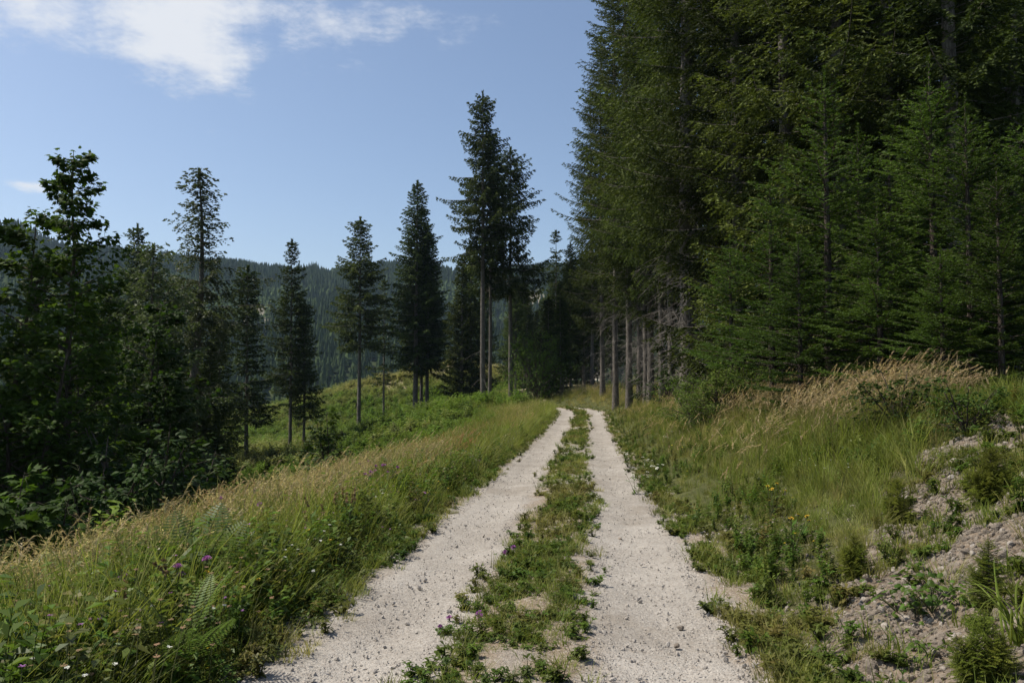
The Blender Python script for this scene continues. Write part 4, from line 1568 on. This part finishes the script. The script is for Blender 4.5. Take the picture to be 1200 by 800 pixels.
def herb_proto(seed, stems, h, spread, leaf, per, mat='herb', width=.42):
    rs = np.random.default_rng(seed)
    g = Geo()
    for i in range(stems):
        a = rs.uniform(0, 6.28)
        q = np.linspace(0, 1, 4)[:, None]
        e = np.array([math.cos(a), math.sin(a), 0])
        hh = h * rs.uniform(.55, 1.1)
        pts = e * spread * rs.uniform(.1, 1) * q + np.array([0, 0, hh]) * q
        g.tube(pts, [.003, .003, .002, .001], 3, .3, 0)
        k = rs.uniform(.12, 1.0, per)
        b0 = np.stack([np.interp(k, q[:, 0], pts[:, j]) for j in range(3)], -1)
        aa = rs.uniform(0, 6.28, per)
        el = rs.uniform(-.25, .85, per)
        d = np.stack([np.cos(aa) * np.cos(el), np.sin(aa) * np.cos(el), np.sin(el)], -1)
        sd_ = np.stack([-np.sin(aa), np.cos(aa), rs.normal(0, .25, per)], -1)
        ll = (leaf * rs.uniform(.55, 1.25, per))[:, None]
        mid = b0 + d * ll * .5
        tip = b0 + d * ll - np.array([0, 0, 1.]) * ll * .25
        tone = np.clip(.25 + .35 * k + rs.normal(0, .18, per), 0, 1)
        g.quads(np.stack([b0, mid + sd_ * ll * width * .5, tip, mid - sd_ * ll * width * .5], 1), tone, 0)
    return g.mesh('herb', [M[mat]])


def flower_proto(seed, n, h, r, mat):
    rs = np.random.default_rng(seed)
    g = Geo()
    for i in range(n):
        p = rs.normal(0, .09, 3)
        hh = h * rs.uniform(.7, 1.1)
        pts = np.array([[p[0], p[1], 0], [p[0] * 1.2, p[1] * 1.2, hh * .6], [p[0] * 1.5, p[1] * 1.5, hh]])
        g.tube(pts, [.002, .002, .0015], 3, .5, 1)
        m_ = 9
        a = np.arange(m_) / m_ * 6.283
        d = np.stack([np.cos(a), np.sin(a), rs.normal(.15, .2, m_)], -1) * r
        s_ = np.stack([-np.sin(a), np.cos(a), np.zeros(m_)], -1) * r * .3
        c0 = pts[-1]
        g.tris(np.stack([np.broadcast_to(c0, d.shape), c0 + d + s_, c0 + d - s_], 1), rs.uniform(.4, .9, m_), 0)
    return g.mesh('flower', [M[mat], M['stem']])


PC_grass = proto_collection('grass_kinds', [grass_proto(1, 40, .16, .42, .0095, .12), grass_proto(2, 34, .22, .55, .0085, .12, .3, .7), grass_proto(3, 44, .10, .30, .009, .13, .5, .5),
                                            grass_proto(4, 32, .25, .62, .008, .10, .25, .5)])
PC_low = proto_collection('turf_kinds', [grass_proto(5, 34, .03, .11, .006, .08, .6, .5), herb_proto(6, 9, .07, .09, .035, 9, width=.6), herb_proto(7, 7, .12, .08, .04, 10, width=.4),
                                         grass_proto(8, 30, .05, .17, .005, .07, .5, .6)])
PC_seed = proto_collection('seed_grass_kinds', [seed_proto(11, 4, .70, 1.05, .22), seed_proto(12, 4, .65, 1.0, .20, .20, .018, 1.1), seed_proto(13, 5, .50, .85, .22, .12, .014, .5)])
PC_herb = proto_collection('herb_kinds', [herb_proto(21, 8, .42, .14, .085, 14), herb_proto(22, 6, .58, .12, .10, 14, width=.34), herb_proto(23, 10, .30, .15, .07, 12, width=.6),
                                          herb_proto(24, 7, .50, .13, .06, 22, width=.5)])
PC_flow = proto_collection('flower_kinds', [flower_proto(31, 4, .40, .011, 'white'), flower_proto(32, 3, .36, .013, 'yellow'), flower_proto(33, 3, .50, .012, 'purple'), flower_proto(34, 5, .5, .012, 'rust')])
PC_slope = proto_collection('clearing_kinds', [herb_proto(41, 16, .9, .45, .20, 14, 'slope_herb', .5), herb_proto(42, 14, 1.2, .40, .18, 16, 'slope_herb', .4), herb_proto(43, 18, .6, .5, .18, 12, 'slope_herb', .6)])
PC_stone = proto_collection('stone_kinds', rocks)
PC_pebble = proto_collection('pebble_kinds', [rock_mesh(20 + i, 0, 'pebble') for i in range(6)])


def scatter(name, label, coll, x, y, z, scl, tint=None, idx=None, lean=.12, flat=None, head=None):
    n = len(x)
    rs = np.random.default_rng(len(name) * 31 + n)
    me = bpy.data.meshes.new(name)
    me.vertices.add(n)
    me.vertices.foreach_set('co', np.stack([x, y, z], -1).astype(np.float32).ravel())
    rot = np.stack([rs.normal(0, lean, n), rs.normal(0, lean, n), rs.uniform(0, 6.283, n) if head is None else rs.normal(head, .55, n)], -1) if flat is None else rs.uniform(0, 6.283, (n, 3))
    a = me.attributes.new('rot', 'FLOAT_VECTOR', 'POINT')
    a.data.foreach_set('vector', rot.astype(np.float32).ravel())
    a = me.attributes.new('scl', 'FLOAT', 'POINT')
    a.data.foreach_set('value', np.asarray(scl, np.float32))
    a = me.attributes.new('tint', 'FLOAT', 'POINT')
    a.data.foreach_set('value', np.zeros(n, np.float32) if tint is None else np.clip(tint, 0, 1).astype(np.float32))
    a = me.attributes.new('pick', 'INT', 'POINT')
    k = len(coll.objects)
    a.data.foreach_set('value', (rs.integers(0, k, n) if idx is None else idx).astype(np.int32))
    o = link(name, me)
    o['kind'] = 'stuff'
    o['label'] = label
    ng = bpy.data.node_groups.new(name + '_scatter', 'GeometryNodeTree')
    ng.interface.new_socket('Geometry', in_out='INPUT', socket_type='NodeSocketGeometry')
    ng.interface.new_socket('Geometry', in_out='OUTPUT', socket_type='NodeSocketGeometry')
    N = ng.nodes
    gi, go = N.new('NodeGroupInput'), N.new('NodeGroupOutput')
    ci = N.new('GeometryNodeCollectionInfo')
    ci.inputs['Collection'].default_value = coll
    ci.inputs['Separate Children'].default_value = True
    ci.inputs['Reset Children'].default_value = True
    ip = N.new('GeometryNodeInstanceOnPoints')
    ip.inputs['Pick Instance'].default_value = True

    def na(nm, typ):
        q = N.new('GeometryNodeInputNamedAttribute')
        q.data_type = typ
        q.inputs['Name'].default_value = nm
        return q.outputs['Attribute']
    L = ng.links.new
    L(gi.outputs[0], ip.inputs['Points'])
    L(ci.outputs[0], ip.inputs['Instance'])
    L(na('pick', 'INT'), ip.inputs['Instance Index'])
    e2r = N.new('FunctionNodeEulerToRotation')
    L(na('rot', 'FLOAT_VECTOR'), e2r.inputs[0])
    L(e2r.outputs[0], ip.inputs['Rotation'])
    L(na('scl', 'FLOAT'), ip.inputs['Scale'])
    L(ip.outputs[0], go.inputs[0])
    md = o.modifiers.new('scatter', 'NODES')
    md.node_group = ng
    return o


def band(n, t0, t1, y0, y1, rs, power=1.0):
    """random points between lateral t0..t1 and y0..y1, denser near the camera"""
    u = rs.uniform(0, 1, n)
    y = y0 * (y1 / y0) ** (u ** power)
    t = rs.uniform(t0, t1, n)
    return t + xc(y), y, t


rs = np.random.default_rng(17)


def keepm(m, *arrs):
    return [a[m] for a in arrs]


# ---- meadow grass on both verges
X, Y, T = band(15000, -6.5, -1.28, 2.2, 64, rs)
n1 = fbm(X * 1.2, Y * .8, 3)
k = rs.uniform(0, 1, len(X)) < .12 + 1.0 * sstep(-1.35, -1.7, T + (n1 - .5) * .4)
xl, yl, tl_, nl = keepm(k, X, Y, T, n1)
sl = (.38 + .85 * sstep(-1.3, -2.2, tl_)) * rs.uniform(.7, 1.25, len(xl)) * (1 + .012 * yl)
tint_l = np.clip(.03 + .50 * sstep(.42, .66, fbm(xl * .5, yl * .35, 31)) * sstep(-1.9, -3.0, tl_) * sstep(4, 10, yl) + .30 * sstep(.5, .75, fbm(xl * 2.6, yl * 1.6, 35)) + rs.normal(0, .16, len(xl)), 0, 1)
X, Y, T = band(17000, 1.30, 9.0, 2.2, 66, rs)
n1 = fbm(X * 1.4, Y * 1.1, 43)
k = rs.uniform(0, 1, len(X)) < (.05 + (1 - .55 * sstep(7.5, 5.5, Y)) * sstep(1.50, 2.4, T + (n1 - .5) * .8)) * (1 - .96 * scree_mask(X, Y)) * (1 - .75 * sstep(6, 8, T))
xr, yr, tr = keepm(k, X, Y, T)
sr = (.28 + .60 * sstep(1.5, 4.4, tr)) * rs.uniform(.6, 1.2, len(xr)) * (1 + .012 * yr)
tint_r = np.clip(.02 + .34 * sstep(.42, .62, fbm(xr * .7, yr * .5, 71)) + .25 * sstep(25, 45, yr) + .30 * sstep(.48, .72, fbm(xr * 2.6, yr * 1.8, 75)) + rs.normal(0, .18, len(xr)), 0, 1)
xa, ya = np.concatenate([xl, xr]), np.concatenate([yl, yr])
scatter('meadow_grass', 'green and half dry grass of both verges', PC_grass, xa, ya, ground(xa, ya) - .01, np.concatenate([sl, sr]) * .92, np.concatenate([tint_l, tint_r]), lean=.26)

# ---- tall grass with dry seed heads
X, Y, T = band(5600, -6.0, -1.8, 3.6, 64, rs, .85)
dens = sstep(-1.9, -3.0, T) * (.16 + .84 * sstep(.38, .60, fbm(X * .45, Y * .3, 31))) * sstep(3, 8, Y + (-T - 2.5) * 2)
k = rs.uniform(0, 1, len(X)) < dens
xl, yl, tl_ = keepm(k, X, Y, T)
red = sstep(.40, .60, fbm(xl * .3, yl * .18, 91)) * sstep(40, 28, yl) * sstep(6, 12, yl) * 1.0
X, Y, T = band(6400, 1.9, 6.2, 5.5, 66, rs, .8)
dens = sstep(.34, .56, fbm(X * .5, Y * .35, 57)) * (.07 + .93 * sstep(3.0, 4.4, T)) * (1 - sstep(5.3, 6.2, T)) * sstep(7.5, 11, Y + rs.normal(0, .8, len(Y))) * (1 - scree_mask(X, Y)) * sstep(.52, .40, (X - .4) / Y)
k = rs.uniform(0, 1, len(X)) < dens
xr, yr = keepm(k, X, Y)
xa, ya = np.concatenate([xl, xr]), np.concatenate([yl, yr])
scatter('seed_grass', 'tall tan grass with drooping seed heads on the verges', PC_seed, xa, ya, ground(xa, ya) - .01, rs.uniform(.70, 1.15, len(xa)),
        np.concatenate([red, rs.uniform(0, .25, len(xr))]), head=.1)

# ---- leafy herbs
X, Y, T = band(11000, -5.5, -1.32, 2.2, 60, rs)
dens = sstep(.38, .54, fbm(X * 1.3, Y * .9, 63)) * (1 - .45 * sstep(14, 30, Y)) + .5 * sstep(7, 3, Y)
k = rs.uniform(0, 1, len(X)) < dens
xl, yl, tl_ = keepm(k, X, Y, T)
sl = (.40 + .65 * sstep(-1.3, -2.0, tl_)) * rs.uniform(.6, 1.2, len(xl))
X, Y, T = band(6500, 1.5, 8.0, 2.6, 50, rs)
dens = (1 - .5 * sstep(7, 5, Y)) * sstep(.40, .58, fbm(X * 1.1, Y * .9, 83)) * (1 - .9 * scree_mask(X, Y)) + .5 * sstep(4.0, 5.0, T) * sstep(13, 9, Y)
k = rs.uniform(0, 1, len(X)) < dens
xr, yr = keepm(k, X, Y)
sr = rs.uniform(.25, .62, len(xr)) * (1 + .5 * sstep(2.5, 4.5, xr))
xa, ya = np.concatenate([xl, xr]), np.concatenate([yl, yr])
scatter('leafy_herbs', 'dark leafy herbs mixed into the verge grass', PC_herb, xa, ya, ground(xa, ya) - .01, np.concatenate([sl, sr]),
        np.clip(rs.normal(.06, .26, len(xa)), 0, .9))

# ---- turf on the middle strip and along the rut edges
Y = 2.6 * (64 / 2.6) ** (rs.uniform(0, 1, 15000))
T = rs.normal(0, .30, 15000)
X = T + xc(Y)
n1 = fbm(X * 5, Y * 3, 4)
n2 = fbm(X * .9 + 4, Y * .55, 14)
Tm = T - .05 - .13 * np.sin(Y * .55 + 2.0) - .06 * np.sin(Y * 1.4)
dens = sstep(.60, .24, np.abs(Tm) + (n1 - .5) * .6 + (n2 - .5) * .4) * (.09 + .46 * sstep(.45, .65, n2 * .5 + n1 * .5 + .03 + .05 * sstep(5, 10, Y)))
k = rs.uniform(0, 1, len(X)) < dens
xm, ym, tm_ = keepm(k, X, Y, T)
sm = rs.uniform(.35, 1.0, len(xm)) * (1 + .25 * sstep(5, 9, ym)) * (1 + .01 * ym)
zm = zt(ym) + .005
Y = 2.4 * (60 / 2.4) ** (rs.uniform(0, 1, 9000))
sg = rs.integers(0, 2, 9000) * 2 - 1
T = sg * (1.34 + rs.normal(.16, .20, 9000) + .25 * (fbm(Y * 1.5, sg * 3.3, 6) - .5))
X = T + xc(Y)
k = rs.uniform(0, 1, 9000) < .7 * sstep(.40, .62, fbm(X * 4, Y * 3, 24) + .08) * sstep(1.12, 1.45, np.abs(T))
xe, ye, te = keepm(k, X, Y, T)
ze = np.where(np.abs(te) < 1.6, zt(ye) + .004, ground(xe, ye))
X = rs.uniform(1.6, 6.0, 5200)
Y = rs.uniform(2.4, 9.0, 5200)
k = rs.uniform(0, 1, 5200) < scree_mask(X, Y) * sstep(.42, .60, fbm(X * 2.5, Y * 2.5, 205)) * .8
xs_, ys_ = keepm(k, X, Y)
xe, ye, ze = np.concatenate([xe, xs_]), np.concatenate([ye, ys_]), np.concatenate([ze, ground(xs_, ys_)])
xa, ya, za = np.concatenate([xm, xe]), np.concatenate([ym, ye]), np.concatenate([zm, ze])
scatter('track_turf', 'short grass and low herbs along the middle strip and rut edges', PC_low, xa, ya, za, np.concatenate([sm, rs.uniform(.5, 1.3, len(xe))]),
        np.clip(.14 + .40 * sstep(.48, .70, fbm(xa * 1.5, ya * 1.2, 37)) + rs.normal(0, .12, len(xa)), 0, 1))

# ---- wild flowers too small to tell apart
X, Y, T = band(900, -4.5, -1.5, 2.6, 40, rs)
k1 = rs.uniform(0, 1, len(X)) < .62
xl, yl = keepm(k1, X, Y)
X, Y, T = band(900, 1.5, 4.5, 4, 45, rs)
k2 = rs.uniform(0, 1, len(X)) < .22 * sstep(5, 12, Y) * sstep(.45, .65, fbm(X * .8, Y * .5, 19))
xr, yr = keepm(k2, X, Y)
xa, ya = np.concatenate([xl, xr]), np.concatenate([yl, yr])
idx = np.concatenate([rs.choice([0, 1, 2, 3, 3, 2], len(xl)), rs.choice([0, 0, 1, 3], len(xr))])
scatter('wild_flowers', 'tiny scattered white, yellow and purple flowers', PC_flow, xa, ya, ground(xa, ya), rs.uniform(.7, 1.15, len(xa)), None, idx)

# ---- pebbles on the track
Y = 2.4 * (40 / 2.4) ** (rs.uniform(0, 1, 56000) ** 1.1)
T = rs.uniform(-1.65, 1.95, 56000)
edge = np.abs(np.abs(T) - .85)
k = rs.uniform(0, 1, 56000) < .34 + .9 * sstep(.18, .48, edge)
Y, T = Y[k], T[k]
X = T + xc(Y)
S = np.minimum(.008 + rs.exponential(.0075, len(X)) * (1 + .5 * sstep(1.1, 1.4, np.abs(T))), .06)
scatter('pebbles', 'loose pale pebbles strewn over the track', PC_pebble, X, Y, zt(Y) + np.where(np.abs(np.abs(T) - .85) < .3, -.010, .008) + .006 - S * .10, S, None, None, 0, True)
# ---- scree on the bank
X = rs.uniform(1.4, 6.2, 90000)
Y = rs.uniform(2.2, 9.6, 90000)
k = rs.uniform(0, 1, 90000) < np.maximum(scree_mask(X, Y), .22 * sstep(3.0, 1.9, X)) * (.35 + .65 * fbm(X * 3, Y * 3, 101))
X, Y = X[k], Y[k]
S = np.minimum(.012 + rs.exponential(.016, len(X)), .11)
scatter('scree', 'small broken limestone on the bare bank', PC_stone, X, Y, ground(X, Y) - S * rs.uniform(-.10, .22, len(X)), S, None, None, 0, True)

# ---- undergrowth: slope below the verge, the clearing beyond, the forest floor
X = rs.uniform(-34, -4.2, 7000)
Y = rs.uniform(4, 74, 7000)
k = (rs.uniform(0, 1, 7000) < .35 + .65 * sstep(.35, .6, fbm(X * .25, Y * .2, 111)))
xa, ya = keepm(k, X, Y)
X = rs.uniform(-70, 2, 27000)
Y = rs.uniform(54, 134, 27000)
T = X - xc(np.clip(Y, -100, 80))
k = (T < -2.6) & (rs.uniform(0, 1, 27000) < .30 + .70 * sstep(.36, .56, fbm(X * .10, Y * .08, 121)))
xb, yb = keepm(k, X, Y)
knob = np.exp(-((xb + 22) / 7) ** 2 - ((yb - 121) / 12) ** 2)
k = rs.uniform(0, 1, len(xb)) > knob * .85
xb, yb = keepm(k, xb, yb)
X = rs.uniform(5.5, 26, 2600)
Y = rs.uniform(10, 70, 2600)
xd, yd = X + xc(np.clip(Y, 0, 80)), Y
xx, yy = np.concatenate([xa, xb, xd]), np.concatenate([ya, yb, yd])
sc_ = np.concatenate([rs.uniform(.35, .9, len(xa)), rs.uniform(.5, 1.35, len(xb)), rs.uniform(.3, .7, len(xd))])
tt = np.concatenate([np.clip(.10 * sstep(.45, .65, fbm(xa * .12, ya * .12, 131)), 0, 1),
                     np.clip(.35 * sstep(.54, .70, fbm(xb * .06, yb * .06, 21)) + .30 * sstep(106, 122, yb) + rs.normal(0, .08, len(xb)), 0, 1), np.full(len(xd), .1)])
scatter('undergrowth', 'leafy undergrowth covering the felled clearing and the forest edge', PC_slope, xx, yy, ground(xx, yy) - .05, sc_, tt)

# ------------------------------------------------------------------ air
HAZE = 0.00010
hz = Geo()
x0, x1, y0, y1, z0, z1 = -1750., 1750., -2700., 1800., -75., 330.
x0, x1 = -2750., 2750.
y1 = 2750.
c_ = np.array([[x0, y0, z0], [x1, y0, z0], [x1, y1, z0], [x0, y1, z0], [x0, y0, z1], [x1, y0, z1], [x1, y1, z1], [x0, y1, z1]])
hz._add(c_, .5)
hz.q.append(np.array([[0, 3, 2, 1], [4, 5, 6, 7], [0, 1, 5, 4], [1, 2, 6, 5], [2, 3, 7, 6], [3, 0, 4, 7]]))
hz.mq.append(np.zeros(6, int))
hm = bpy.data.materials.new('haze')
hm.use_nodes = True
w = NT(hm.node_tree)
pv = w.new('ShaderNodeVolumePrincipled')
pv.inputs['Color'].default_value = (.54, .74, .95, 1)
pv.inputs['Density'].default_value = HAZE
pv.inputs['Anisotropy'].default_value = .2
o = w.new('ShaderNodeOutputMaterial')
w.link(pv.outputs[0], o.inputs['Volume'])
haze = link('haze', hz.mesh('haze', [hm]))
haze['kind'] = 'stuff'
haze['label'] = 'thin blue summer haze over the valley'
